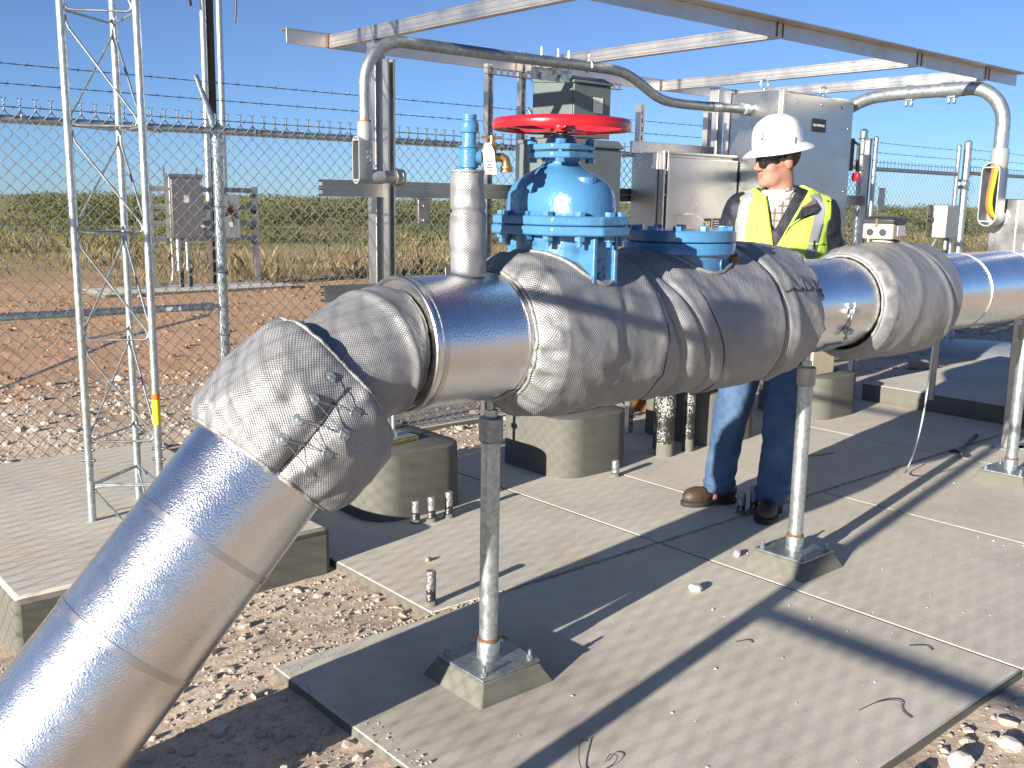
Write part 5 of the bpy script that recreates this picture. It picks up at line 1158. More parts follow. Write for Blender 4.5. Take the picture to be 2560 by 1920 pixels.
x = rng.uniform(1.385, 1.46, 80); Pn = np.stack([x, rng.uniform(1.6, 2.75, 80), np.zeros(80)], -1); scatter('slab_grit', Pn, sizes(80, 0.002, 0.006, 3), 'stone', 0.7, 0.05)
SV, SF = subdiv(IV, IF, 2)
def rock(x, y, s, label, m='stone', z=None, seed=0, flat=0.7):
    ns = fbm(SV[:, 0]*1.4+seed*3.1, SV[:, 1]*1.4+seed, SV[:, 2]*1.4+5, 3)-0.5
    fl = SV*(1+0.75*ns[:, None]); fl = np.sign(fl)*np.minimum(np.abs(fl), 0.86); a = seed*1.7
    V = np.stack([(fl[:, 0]*math.cos(a)*1.2-fl[:, 1]*math.sin(a)*0.85), (fl[:, 0]*math.sin(a)*1.2+fl[:, 1]*math.cos(a)*0.85), fl[:, 2]*flat], -1)*s
    z = float(ground_h(np.array(x), np.array(y)))-s*0.15 if z is None else z
    V = V+np.array([x, y, z-V[:, 2].min()-(0.001)]); o = mesh_obj('rock', V, SF.tolist(), m, None, 0, 30, (x, y, z)); return tag(o, label, 'rock', 'loose rocks around the slabs')
rock(2.98, 2.319, 0.024, 'white rock alone on the sunny slab left of the second grout pad', 'stone_white', 0.0, 1)
rock(5.592, 2.10, 0.040, 'white rock beside the grout pad of the farthest post', 'stone_white', 0.0, 2)
rock(1.315, 2.02, 0.034, 'white rock leaning on the left end of the front slab', 'stone_white', None, 3)
rock(3.44, 2.46, 0.020, 'small white rock at the far corner of the second grout pad', 'stone_white', 0.0, 4)
rock(1.10, 1.78, 0.048, 'biggest pale rock in the shaded dirt left of the slab end', 'stone', None, 5)
rock(1.22, 1.93, 0.030, 'pale round rock in the shade next to the slab end', 'stone', None, 6)
rock(1.00, 2.02, 0.040, 'flat pale rock in the shade under the sloped pipe', 'stone', None, 7)
rock(1.24, 2.32, 0.026, 'sunlit pale rock off the upper left corner of the front slab', 'stone', None, 8)
rock(2.62, 1.09, 0.032, 'large sunlit rock at the bottom right edge of the slab', 'stone_white', None, 9, 0.9)
rock(2.82, 1.04, 0.030, 'jagged sunlit rock in the dirt right of the slab edge', 'stone_white', None, 10)
rock(2.75, 1.13, 0.022, 'smaller rock wedged against the right edge of the slab', 'stone', None, 11)
rock(2.95, 0.98, 0.026, 'round rock lying farther right in the dirt', 'stone', None, 12)
rock(2.40, 1.12, 0.032, 'tall rock half cut off by the bottom edge of the picture', 'stone', None, 13, 0.9)
rock(3.33, 2.865, 0.016, 'little rock lying on the saw joint of the rear slab', 'stone_white', 0.0, 14)
rock(2.35, 3.24, 0.014, 'little stone on the rear slab in the pipe shadow', 'stone', 0.0, 15)
rock(3.05, 3.98, 0.022, 'small stone in shade between the first two piers', 'stone', 0.0, 16)
rock(1.10, 2.55, 0.024, 'sunlit stone with a long shadow in the dirt beside the sloped pipe', 'stone_white', None, 17)
rock(9.2, 4.6, 0.10, 'grey boulder in the shaded gravel behind the bracket box', 'stone', None, 18)
def debris(pts, r, name, label, cat, m='black', it=2):
    o = MB().tube(smooth_path(pts, it), r, 6).build(name, m, None, 0, 60, pts[0]); return tag(o, label, cat)
debris([(1.86, 1.795, 0.004), (1.83, 1.80, 0.016), (1.76, 1.735, 0.010), (1.735, 1.69, 0.004), (1.80, 1.66, 0.004), (1.86, 1.675, 0.010), (1.86, 1.71, 0.008), (1.82, 1.69, 0.004)], 0.0013, 'bent_wire', 'bent black wire loop lying on the front slab below the nearest post', 'wire')
debris([(2.62, 1.40, 0.004), (2.72, 1.385, 0.010), (2.78, 1.345, 0.006), (2.72, 1.32, 0.004), (2.70, 1.275, 0.004)], 0.0014, 'bent_wire', 'curved black wire scrap on the slab at the lower right', 'wire')
debris([(3.17, 1.53, 0.003), (3.21, 1.49, 0.008), (3.20, 1.46, 0.003)], 0.0014, 'bent_wire', 'short black wire scrap above the curved one', 'wire')
debris([(2.72, 1.93, 0.003), (2.77, 1.91, 0.005), (2.76, 1.89, 0.003)], 0.0014, 'bent_wire', 'tiny black wire scrap beside the post shadow on the slab', 'wire')
debris([(5.0, 3.35, 0.004), (5.25, 3.22, 0.006), (5.4, 3.2, 0.004)], 0.004, 'twig', 'thin dry twig on the rear slab behind the second post', 'twig', 'twig')
debris([(1.30, 1.75, -0.04), (1.28, 1.66, -0.03), (1.30, 1.55, -0.04)], 0.006, 'straw_stalk', 'pale straw stalk lying in the dirt at the slab end', 'twig', 'twig')
debris([(2.02, 2.42, 0.01), (2.10, 2.47, 0.012), (2.12, 2.45, 0.002)], 0.003, 'straw_stalk', 'bent straw stalk on the slab behind the nearest post', 'twig', 'twig')

# ---------------------------------------------------------------- grass and brush beyond the yard
def blades(name, n_, m, hmin, hmax, ymin, ymax, wid, lean, clump=0.0, thr=0.42, pw=1.6):
    y = ymin+(ymax-ymin)*rng.random(n_)**pw; x = rng.uniform(0.12, 2.9, n_)*y+rng.normal(0, 0.4, n_)
    k = fbm(x*0.22+11, y*0.22, 2, 3) > thr; x, y = x[k], y[k]
    if clump: cx = np.round(x/clump)*clump; cy = np.round(y/clump)*clump; q = rng.random(len(x))*0.9; x = x+(cx-x)*q; y = y+(cy-y)*q
    n_ = len(x); z = ground_h(x, y); h = rng.uniform(hmin, hmax, n_)*(0.15+1.7*np.clip(fbm(x*0.8, y*0.8, 9, 3)-0.22, 0, 1)); a = rng.uniform(0, 2*math.pi, n_); w = wid*rng.uniform(0.6, 1.5, n_)*(1+y/60)
    l = rng.normal(0, lean, n_)*h; b_ = rng.uniform(0, 2*math.pi, n_)
    dx, dy = np.cos(a)*w, np.sin(a)*w
    V = np.stack([np.stack([x-dx, y-dy, z], -1), np.stack([x+dx, y+dy, z], -1), np.stack([x+l*0.4*np.cos(b_)+dx*0.6, y+l*0.4*np.sin(b_)+dy*0.6, z+h*0.6], -1), np.stack([x+l*np.cos(b_), y+l*np.sin(b_), z+h], -1)], 1).reshape(-1, 3)
    F = (np.array([[0, 1, 2], [0, 2, 3]])[None]+4*np.arange(n_)[:, None, None]).reshape(-1, 3)
    o = np_mesh(name, V, F, m, None, False); o['kind'] = 'stuff'
blades('dry_grass', 30000, 'straw', 0.12, 0.60, 17.4, 36, 0.0034, 0.40, 0.6, 0.48, 1.2)
blades('dry_grass', 14000, 'straw', 0.15, 0.45, 30, 66, 0.007, 0.35, 0.9, 0.46, 1.0)
blades('green_grass', 32000, 'grass', 0.06, 0.30, 17.2, 36, 0.006, 0.5, 0.7, 0.45, 1.3)
blades('green_grass', 80000, 'grass', 0.12, 0.42, 29, 70, 0.010, 0.5, 1.1, 0.36, 1.0)
blades('green_grass', 9000, 'grass', 0.05, 0.20, 16.6, 24, 0.008, 0.6, 0.8, 0.50, 1.3)
def brush(name, n_, dmin, dmax, hr, wr, leaf, per, pw=1.3):
    th = rng.uniform(R(15), R(80), n_); d = dmin+(dmax-dmin)*rng.random(n_)**pw; cx = d*np.sin(th); cy = d*np.cos(th)
    H_ = rng.uniform(*hr, n_); W_ = rng.uniform(*wr, n_); q = rng.normal(0, 1, (n_, per, 3)); q /= np.linalg.norm(q, axis=2)[..., None]; rad_ = rng.uniform(0.35, 1, (n_, per))**0.5
    lump = 0.75+0.5*fbm(q[..., 0]*1.6+cx[:, None], q[..., 1]*1.6+cy[:, None], q[..., 2]*1.6, 2)
    c = q*(rad_*lump)[..., None]; c = np.stack([cx[:, None]+c[..., 0]*W_[:, None], cy[:, None]+c[..., 1]*W_[:, None], -0.1+np.maximum(H_[:, None]*(0.46+0.54*c[..., 2]), 0.05)], -1)
    a1 = rng.normal(0, 1, (n_, per, 3)); a1 /= np.linalg.norm(a1, axis=2)[..., None]; a2 = rng.normal(0, 1, (n_, per, 3)); a2 /= np.linalg.norm(a2, axis=2)[..., None]
    s_ = leaf*rng.uniform(0.6, 1.5, (n_, per, 1)); V = np.stack([c-a1*s_, c+a1*s_, c+a2*s_*1.2], 2).reshape(-1, 3)
    o = np_mesh(name, V, np.arange(len(V)).reshape(-1, 3), 'brush', None, False); o['kind'] = 'stuff'
brush('far_brush', 700, 85, 210, (1.5, 2.1), (1.8, 3.4), 0.11, 240)
brush('near_brush', 400, 58, 88, (1.1, 1.9), (1.3, 2.6), 0.075, 360)
brush('low_scrub', 130, 36, 58, (0.35, 0.8), (0.6, 1.4), 0.05, 240)

# ---------------------------------------------------------------- the man behind the pipe
MO = Vector((4.06, 2.88, 0)); MX = Vector((0.581, -0.814, 0)); MY = Vector((0.814, 0.581, 0))     # MX: picture right, MY: away
man = thing('person', 'man in white hard hat, lime safety vest and jeans standing behind the pipe', 'person', tuple(MO))
def toW(P): P = np.asarray(P, float); return P[..., 0:1]*np.array(MX)+P[..., 1:2]*np.array(MY)+P[..., 2:3]*np.array([0, 0, 1.0])+np.array(MO)
def ell(P, c, r): q = (P-np.array(c))/np.array(r); k = np.linalg.norm(q, axis=-1); return (k-1)*k/np.maximum(np.linalg.norm(q/np.array(r), axis=-1), 1e-6)
def cap(P, a, b, r0_, r1_=None):
    r1_ = r0_ if r1_ is None else r1_; a = np.array(a, float); b = np.array(b, float); ab = b-a
    t_ = np.clip(((P-a)@ab)/(ab@ab), 0, 1); return np.linalg.norm(P-a-t_[..., None]*ab, axis=-1)-(r0_+(r1_-r0_)*t_)
def smin(a, b, k): h = np.clip(0.5+0.5*(b-a)/k, 0, 1); return b*(1-h)+a*h-k*h*(1-h)
def nets(fn, lo, hi, v):
    lo = np.array(lo, float); n_ = np.ceil((np.array(hi)-lo)/v).astype(int)+1
    g = np.stack(np.meshgrid(*[lo[i]+v*np.arange(n_[i]) for i in range(3)], indexing='ij'), -1); D = fn(g); S = D < 0
    cells = np.zeros(tuple(n_-1), bool); acc = np.zeros(tuple(n_-1)+(3,)); cnt = np.zeros(tuple(n_-1))
    quads = []
    cor = [(a, b, c) for a in (0, 1) for b in (0, 1) for c in (0, 1)]
    sl = lambda A, o: A[o[0]:o[0]+n_[0]-1, o[1]:o[1]+n_[1]-1, o[2]:o[2]+n_[2]-1]
    for o in cor:
        for ax in range(3):
            if o[ax]: continue
            p = list(o); p[ax] = 1; a, b = sl(D, o), sl(D, p); x = (a < 0) != (b < 0); t_ = np.where(x, a/np.where(x, a-b, 1), 0)
            pos = np.zeros(acc.shape); pos[..., :] = np.array(o); pos[..., ax] += t_; acc += np.where(x[..., None], pos, 0); cnt += x
    m = cnt > 0; idx = -np.ones(m.shape, int); idx[m] = np.arange(m.sum()); C = np.argwhere(m); V = lo+v*(C+acc[m]/cnt[m][:, None])
    F = []
    for ax in range(3):
        b_, c_ = (ax+1) % 3, (ax+2) % 3; sa = [slice(None)]*3; sb = [slice(None)]*3; sa[ax] = slice(0, -1); sb[ax] = slice(1, None)
        X = S[tuple(sa)] != S[tuple(sb)]; E = np.argwhere(X); E = E[(E[:, b_] > 0)&(E[:, c_] > 0)&(E[:, b_] < n_[b_]-1)&(E[:, c_] < n_[c_]-1)]
        q = []
        for db, dc in ((-1, -1), (0, -1), (0, 0), (-1, 0)):
            k = E.copy(); k[:, b_] += db; k[:, c_] += dc; q.append(idx[k[:, 0], k[:, 1], k[:, 2]])
        q = np.stack(q, -1); fl = S[E[:, 0], E[:, 1], E[:, 2]]; q[~fl] = q[~fl][:, ::-1]; F.append(q)
    return V, np.concatenate(F)
def relax(V, F, it=2, k=0.5):
    n_ = len(V); e = np.concatenate([F[:, [0, 1]], F[:, [1, 2]], F[:, [2, 3]], F[:, [3, 0]]]); e = np.concatenate([e, e[:, ::-1]])
    for _ in range(it):
        s_ = np.zeros((n_, 3)); c = np.zeros(n_); np.add.at(s_, e[:, 0], V[e[:, 1]]); np.add.at(c, e[:, 0], 1); V = V*(1-k)+k*s_/np.maximum(c, 1)[:, None]
    return V
def cloth_obj(name, fn, lo, hi, v, m, it=2):
    V, F = nets(fn, lo, hi, v); V = relax(V, F, it); o = np_mesh(name, toW(V), F, m, man, True); return o, V, F
MT['skin'] = mat('skin', (0.38, 0.205, 0.145), 0.5, 0.0, 0.12, 30, 0.08, 120, 0.002, tint=(0.33, 0.15, 0.105), spec=0.3)
MT['lip'] = mat('lips', (0.34, 0.145, 0.11), 0.45)
MT['hat'] = mat('white_hard_hat', (0.70, 0.70, 0.69), 0.28, coat=0.3)
MT['lens'] = mat('dark_lens', (0.012, 0.011, 0.012), 0.12, spec=0.6)
MT['lime'] = mat('lime_vest', (0.44, 0.62, 0.08), 0.75, 0.0, 0.06, 12, 0.3, 40, 0.006)
MT['lime_edge'] = mat('yellow_binding', (0.62, 0.50, 0.03), 0.7)
MT['reflect'] = mat('reflective_tape', (0.36, 0.37, 0.385), 0.4, 0.3, 0.06, 60)
MT['navy'] = mat('dark_jacket', (0.012, 0.0145, 0.021), 0.62, 0.0, 0.25, 14, 0.5, 28, 0.012)
MT['lining'] = mat('mauve_lining', (0.085, 0.068, 0.080), 0.7, 0.0, 0.15, 20, 0.3, 40)
MT['tee'] = mat('white_tee', (0.66, 0.66, 0.66), 0.8)
MT['leather'] = mat('brown_leather', (0.062, 0.036, 0.022), 0.5, 0.0, 0.35, 18, 0.4, 50, 0.006)
MT['rubber'] = mat('boot_sole', (0.025, 0.024, 0.023), 0.7)
def denim_mat():
    m, nt, b = nodes('denim'); tc = coords(nt); d = noise_tex(nt, tc, 7, 5, 0.6); f = noise_tex(nt, coords(nt, 'Object', (300, 300, 60)), 1, 2, 0.6)
    c = ramp(nt, d, [(0.3, (0.040, 0.082, 0.155)), (0.55, (0.068, 0.120, 0.205)), (0.75, (0.115, 0.175, 0.265))]); c = mixc(nt, 0.35, c, ramp(nt, f, [(0.3, g3(0.35)), (0.7, g3(0.65))]), 'OVERLAY')
    nt.links.new(c, b.inputs['Base Color']); b.inputs['Roughness'].default_value = 0.85; b.inputs['Specular IOR Level'].default_value = 0.2
    n1 = add_bump(nt, None, f, 0.25, 0.002); add_bump(nt, b, noise_tex(nt, tc, 14, 4, 0.55), 0.5, 0.02, n1); return m
MT['denim'] = denim_mat()
def plaid_mat():
    m, nt, b = nodes('plaid_shirt'); tc = coords(nt, 'Object'); sp = N(nt, 'SeparateXYZ'); nt.links.new(tc, sp.inputs[0])
    hx = math_n(nt, 'ADD', math_n(nt, 'MULTIPLY', sp.outputs[0], 0.581), math_n(nt, 'MULTIPLY', sp.outputs[1], -0.814)); c = (0.33, 0.31, 0.28)
    for src, per, wd, colr, fac in ((hx, 0.034, 0.30, (0.10, 0.065, 0.05), 0.8), (sp.outputs[2], 0.034, 0.30, (0.11, 0.07, 0.055), 0.75), (hx, 0.017, 0.12, (0.15, 0.12, 0.13), 0.6), (sp.outputs[2], 0.017, 0.12, (0.15, 0.11, 0.10), 0.6)):
        fr = math_n(nt, 'FRACT', math_n(nt, 'MULTIPLY_ADD', src, 1/per, 50.0)); c = mixc(nt, math_n(nt, 'MULTIPLY', math_n(nt, 'LESS_THAN', fr, wd), fac), c, colr)
    nt.links.new(c, b.inputs['Base Color']); b.inputs['Roughness'].default_value = 0.85; add_bump(nt, b, noise_tex(nt, coords(nt), 22, 4, 0.6), 0.4, 0.01); return m
MT['plaid'] = plaid_mat()

TX = 0.092; HC = np.array([0.058, 0.0, 1.705]); HY = R(57); hf = np.array([-math.sin(HY), -math.cos(HY), 0]); hl = np.array([math.cos(HY), -math.sin(HY), 0])
def headP(P):
    q = P-HC; a = R(4); f = q@hf; z = q[..., 2]; return np.stack([q@hl, f*math.cos(a)-z*math.sin(a), f*math.sin(a)+z*math.cos(a)], -1)
def head_sdf(P):
    Q = headP(P); d = ell(Q, (0, -0.018, 0.045), (0.076, 0.096, 0.092))
    d = smin(d, ell(Q, (0, 0.020, -0.028), (0.061, 0.072, 0.080)), 0.03); d = smin(d, ell(Q, (0, 0.030, -0.075), (0.053, 0.055, 0.036)), 0.03)
    d = smin(d, ell(Q, (0, 0.078, -0.096), (0.024, 0.018, 0.017)), 0.02)
    for s_ in (-1, 1):
        d = smin(d, ell(Q, (s_*0.037, 0.062, -0.026), (0.024, 0.022, 0.022)), 0.025); d = smin(d, ell(Q, (s_*0.028, 0.045, -0.072), (0.03, 0.03, 0.03)), 0.02)
        d = smin(d, ell(Q, (s_*0.077, -0.012, -0.002), (0.011, 0.021, 0.033)), 0.006)
        d = smin(d, ell(Q, (s_*0.012, 0.100, -0.030), (0.010, 0.011, 0.008)), 0.006)
        d = np.maximum(d, -(ell(Q, (s_*0.031, 0.094, 0.010), (0.018, 0.010, 0.010))))
    d = smin(d, cap(Q, (-0.034, 0.078, 0.026), (0.034, 0.078, 0.026), 0.012), 0.015)
    d = smin(d, cap(Q, (0, 0.092, 0.016), (0, 0.117, -0.024), 0.008, 0.0115), 0.012)
    d = smin(d, cap(Q, (-0.019, 0.083, -0.055), (0.019, 0.083, -0.055), 0.0075), 0.006); d = smin(d, cap(Q, (-0.016, 0.083, -0.068), (0.016, 0.083, -0.068), 0.0085), 0.006)
    d = np.maximum(d, -cap(Q, (-0.021, 0.094, -0.0615), (0.021, 0.094, -0.0615), 0.0042))
    return d
def neck_sdf(P): return smin(cap(P, (0.075, 0.015, 1.655), (0.092, 0.035, 1.47), 0.060, 0.068), ell(P, (TX, 0.03, 1.47), (0.14, 0.08, 0.05)), 0.05)
ARM = [((-0.105, 0.01, 1.475), (-0.185, 0.075, 1.215), (-0.035, -0.10, 1.06)), ((0.285, 0.01, 1.465), (0.352, 0.075, 1.205), (0.215, -0.12, 1.05))]
LEG = [((-0.000, 0.02, 0.93), (-0.085, 0.0, 0.50), (-0.140, 0.015, 0.06)), ((0.182, 0.01, 0.93), (0.150, -0.07, 0.50), (0.128, -0.10, 0.06))]
def body_sdf(P):
    d = smin(ell(P, (TX, 0.01, 1.30), (0.16, 0.10, 0.24)), ell(P, (TX, 0.01, 1.0), (0.15, 0.10, 0.16)), 0.06); d = smin(d, neck_sdf(P), 0.03); d = smin(d, head_sdf(P), 0.015)
    for (a, b, c) in ARM:
        d = smin(d, cap(P, a, b, 0.045, 0.036), 0.03); d = smin(d, cap(P, b, c, 0.036, 0.026), 0.02); a_, b_, c_ = map(np.array, (a, b, c)); f = (c_-b_)/np.linalg.norm(c_-b_); sd = np.cross(f, [0, 0, 1]); sd /= np.linalg.norm(sd); w = c_+f*0.055
        d = smin(d, np.maximum(cap(P, c_, w+f*0.03, 0.026, 0.034), np.abs((P-c_)@np.cross(sd, f))-0.015), 0.012)
        for k, l in enumerate((0.072, 0.082, 0.077, 0.058)):
            p0 = w+f*0.035+sd*(k-1.5)*0.021; d = smin(d, cap(P, p0, p0+f*l*0.55+np.array([0, 0, -0.012]), 0.0095, 0.009), 0.003); d = smin(d, cap(P, p0+f*l*0.55+np.array([0, 0, -0.012]), p0+f*l*0.85+np.array([0, 0, -0.038]), 0.009, 0.008), 0.004)
        t0_ = c_+f*0.02-sd*0.026; d = smin(d, cap(P, t0_, t0_+f*0.045-sd*0.028, 0.012, 0.010), 0.006)
    for (a, b, c) in LEG: d = smin(d, cap(P, a, b, 0.070, 0.050), 0.03); d = smin(d, cap(P, b, c, 0.050, 0.032), 0.02); d = smin(d, cap(P, c, np.array(c)+np.array([-0.012, -0.02, -0.012]), 0.030, 0.026), 0.02)
    return d
V, F = nets(body_sdf, (-0.30, -0.32, 0.02), (0.50, 0.22, 1.585), 0.0075); V = relax(V, F, 1)
Vh, Fh = nets(lambda P: smin(head_sdf(P), neck_sdf(P), 0.02), (-0.10, -0.17, 1.575), (0.22, 0.17, 1.85), 0.0032); Vh = relax(Vh, Fh, 1, 0.35)
bo_ = np_mesh('body', toW(np.concatenate([V, Vh])), np.concatenate([F, Fh+len(V)]), 'skin', man, True); bo_.data.materials.append(MT['lip'])
Qv = headP(np.concatenate([V, Vh])); fc = Qv[np.concatenate([F, Fh+len(V)])].mean(1)
lipm = ((np.abs(fc[:, 0]) < 0.021*(1-((fc[:, 2]+0.0615)/0.018)**2))&(fc[:, 2] > -0.073)&(fc[:, 2] < -0.051)&(fc[:, 1] > 0.078)).astype(np.int32); bo_.data.polygons.foreach_set('material_index', lipm)
# hair showing under the hat, hat, glasses
def toH(q):
    q = np.asarray(q, float); a = R(4); f = q[..., 1]*math.cos(a)+q[..., 2]*math.sin(a); z = -q[..., 1]*math.sin(a)+q[..., 2]*math.cos(a); return HC+q[..., 0:1]*hl+f[..., None]*hf+z[..., None]*np.array([0, 0, 1.0])
hair = lambda P: np.maximum(np.maximum(ell(headP(P), (0, -0.020, 0.045), (0.0785, 0.0985, 0.095)), -headP(P)[..., 2]+(-0.052+0.5*np.clip(headP(P)[..., 1]+0.03, 0, 1)*1.5)), headP(P)[..., 1]-0.015)
cloth_obj('hair', hair, (-0.10, -0.17, 1.60), (0.22, 0.17, 1.85), 0.0045, mat('short_brown_hair', (0.10, 0.055, 0.030), 0.8, 0, 0.3, 60), 1)
hat = thing('hard_hat', None, None, tuple(toW(toH((0, 0, 0.07))))); del_keys = [k for k in hat.keys()]
hat.parent = man; hat.location = Vector(WL[hat.name])-MO
TILT = R(7)
def hatp(x, y, z): a = TILT; yy, zz = y-0.005, z; f = yy*math.cos(a)+zz*math.sin(a); h = -yy*math.sin(a)+zz*math.cos(a); return tuple(toW(toH((x, f, 0.060+h))))
def hatring(sx, sy, z, ridge=0.0, n_=72, droop=0.0):
    o = []
    for i in range(n_):
        t_ = 2*math.pi*i/n_; c, s_ = math.cos(t_), math.sin(t_); k = 1.0; o.append(hatp(sx*c, sy*s_, z-droop*abs(c)**2+ridge*(math.exp(-(sx*c/0.014)**2)+0.7*math.exp(-((abs(sx*c)-0.050)/0.010)**2))))
    return o
rows = []
for z, r, rg in ((0.0, 1.0, 0), (0.03, 0.985, 0), (0.06, 0.955, 0.0), (0.085, 0.90, 0.002), (0.105, 0.82, 0.004), (0.122, 0.69, 0.006), (0.134, 0.52, 0.007), (0.141, 0.33, 0.007), (0.144, 0.12, 0.007), (0.1445, 0.02, 0.007)): rows.append(hatring(0.104*r, 0.128*r, z+0.012, rg))
b = MB(); b.rings(rows); b.build('crown', 'hat', hat, 0, 60)
b = MB(); b.rings([hatring(0.098, 0.120, 0.016), hatring(0.110, 0.134, 0.014), hatring(0.130, 0.156, 0.004, droop=0.004), hatring(0.143, 0.172, -0.008, droop=0.006), hatring(0.146, 0.176, -0.013, droop=0.006), hatring(0.143, 0.172, -0.015, droop=0.006), hatring(0.125, 0.150, -0.003, droop=0.004), hatring(0.098, 0.120, 0.008)], caps=False); b.build('brim', 'hat', hat, 0, 60)
for s_ in (-1, 1):
    b = MB(); c = np.array(hatp(s_*0.106, -0.01, 0.035)); b.bx(-0.004, 0.004, -0.012, 0.012, -0.018, 0.018, Matrix.Translation(Vector(c)) @ Matrix.Rotation(math.atan2(MX.y, MX.x)-HY, 4, 'Z')); b.build('side_slot', 'hat', hat, 0.002)
def badge_ring(k, off):
    o = []
    for u_, z in ((0, 0.027), (0.021, 0), (0, -0.027), (-0.021, 0)):
        ph = R(27)+u_*k/0.116; zz = 0.062+z*k; f = np.interp(zz-0.012, (0, 0.03, 0.06, 0.085), (1.0, 0.985, 0.955, 0.90)); o.append(hatp((0.104*f+off)*math.sin(ph), (0.128*f+off)*math.cos(ph), zz))
    return o
MB().rings([badge_ring(1.0, -0.002), badge_ring(1.0, 0.0022)]).build('diamond_badge', 'dark_steel', hat, 0, None)
MB().rings([badge_ring(0.74, 0.0015), badge_ring(0.74, 0.0036)]).build('badge_face', 'reflect', hat, 0, None)
MB().rings([badge_ring(0.34, 0.003), badge_ring(0.34, 0.0048)]).build('badge_mark', 'dark_steel', hat, 0, None)
b = MB()
for s_ in (-1, 1):
    rows = []
    for k in range(11):
        u_ = k/10; x = s_*(0.006+0.062*u_); y = 0.109-0.022*u_-0.052*u_**3; zt = 0.030+0.004*u_; zb = -0.015-0.012*math.sin(math.pi*min(1, 0.15+u_*0.75))+0.016*u_**4
        if u_ < 0.15: zb += 0.014*(1-u_/0.15)
        rows.append([tuple(toW(toH((x, y, zt)))), tuple(toW(toH((x, y+0.003, (zt+zb)/2)))), tuple(toW(toH((x, y-0.001, zb)))), tuple(toW(toH((x*0.99, y-0.004, zb)))), tuple(toW(toH((x*0.99, y-0.004, zt))))])
    b.rings(rows)
b.tube([tuple(toW(toH((x, 0.109, 0.022)))) for x in (-0.008, 0, 0.008)], 0.003, 6)
gl_ = b.build('sunglasses', 'lens', man, 0, 50)
for s_ in (-1, 1): MB().tube([tuple(toW(toH(p))) for p in ((s_*0.067, 0.04, 0.020), (s_*0.077, 0.0, 0.020), (s_*0.081, -0.025, 0.016), (s_*0.078, -0.035, 0.004))], 0.0032, 6).build('temple', 'lens', gl_)

# clothes
def wr(P, s, a, seed=0): return a*(fbm(P[..., 0]*s, P[..., 1]*s, P[..., 2]*s*0.8+seed, 3)-0.5)
def torso(P):
    d = smin(ell(P, (TX, 0.0, 1.28), (0.212, 0.140, 0.30)), ell(P, (TX, 0.0, 1.03), (0.190, 0.135, 0.20)), 0.08)
    d = smin(d, cap(P, (-0.075, 0.012, 1.478), (0.258, 0.012, 1.468), 0.068, 0.070), 0.06); return smin(d, ell(P, (TX, 0.02, 1.52), (0.13, 0.085, 0.06)), 0.05)
def cutV(P, xc, z0, k, w0=0.0, dr=0.12): return np.where((P[..., 1] < 0.02), np.abs(P[..., 0]-xc-(P[..., 2]-z0)*dr)-np.maximum(0, (P[..., 2]-z0)*k+w0), 0.2)
def neckcut(P, r): return cap(P, (0.078, 0.0, 1.53), (0.072, -0.02, 1.75), r, r*1.2)
shirt = lambda P: np.maximum(np.maximum(torso(P)+0.006+wr(P, 14, 0.010), -(neckcut(P, 0.070))), np.abs(P[..., 2]-1.35)-0.26)
o_sh, Vs, Fs = cloth_obj('plaid_shirt', shirt, (-0.2, -0.2, 1.05), (0.4, 0.2, 1.62), 0.007, 'plaid')
tee = lambda P: np.maximum(smin(torso(P)+0.003, neck_sdf(P)-0.004, 0.02), np.maximum(cutV(P, 0.046, 1.47, 0.85), np.maximum(P[..., 2]-1.575, 1.44-P[..., 2])))
cloth_obj('undershirt', tee, (-0.15, -0.2, 1.40), (0.3, 0.15, 1.60), 0.006, 'tee')
def jacket_sdf(P):
    d = torso(P)-0.008
    for (a, b, c) in ARM: d = smin(d, cap(P, a, b, 0.073, 0.070), 0.04); d = smin(d, cap(P, b, np.array(c)*0.85+np.array(b)*0.15, 0.068, 0.052), 0.03)
    d = d+wr(P, 12, 0.030)+wr(P, 26, 0.010, 4)
    d = np.maximum(d, -cutV(P, 0.062, 1.385, 0.44, 0, 0.03)); d = np.maximum(d, -neckcut(P, 0.078)); return np.maximum(d, 0.86-P[..., 2])
cloth_obj('jacket', jacket_sdf, (-0.33, -0.28, 0.84), (0.50, 0.25, 1.64), 0.0075, 'navy')
collar = lambda P: np.maximum(np.maximum(cap(P, (0.082, 0.02, 1.46), (0.078, 0.012, 1.615), 0.100, 0.082), -cap(P, (0.082, 0.02, 1.44), (0.074, 0.008, 1.66), 0.084, 0.070)), np.maximum(np.maximum(1.49-P[..., 2], P[..., 2]-1.60-0.25*(P[..., 0]-0.09)*0), -cutV(P, 0.03, 1.44, 0.70)))
cloth_obj('jacket_collar', lambda P: collar(P)+wr(P, 30, 0.006), (-0.06, -0.15, 1.46), (0.23, 0.18, 1.66), 0.0055, 'navy')
shcol = lambda P: np.maximum(np.maximum(cap(P, (0.080, 0.015, 1.46), (0.076, 0.008, 1.60), 0.084, 0.073), -cap(P, (0.080, 0.015, 1.44), (0.074, 0.006, 1.64), 0.074, 0.064)), np.maximum(np.maximum(1.50-P[..., 2], P[..., 2]-1.590), -cutV(P, 0.035, 1.47, 0.50)))
cloth_obj('shirt_collar', shcol, (-0.06, -0.15, 1.48), (0.23, 0.16, 1.62), 0.005, 'plaid')
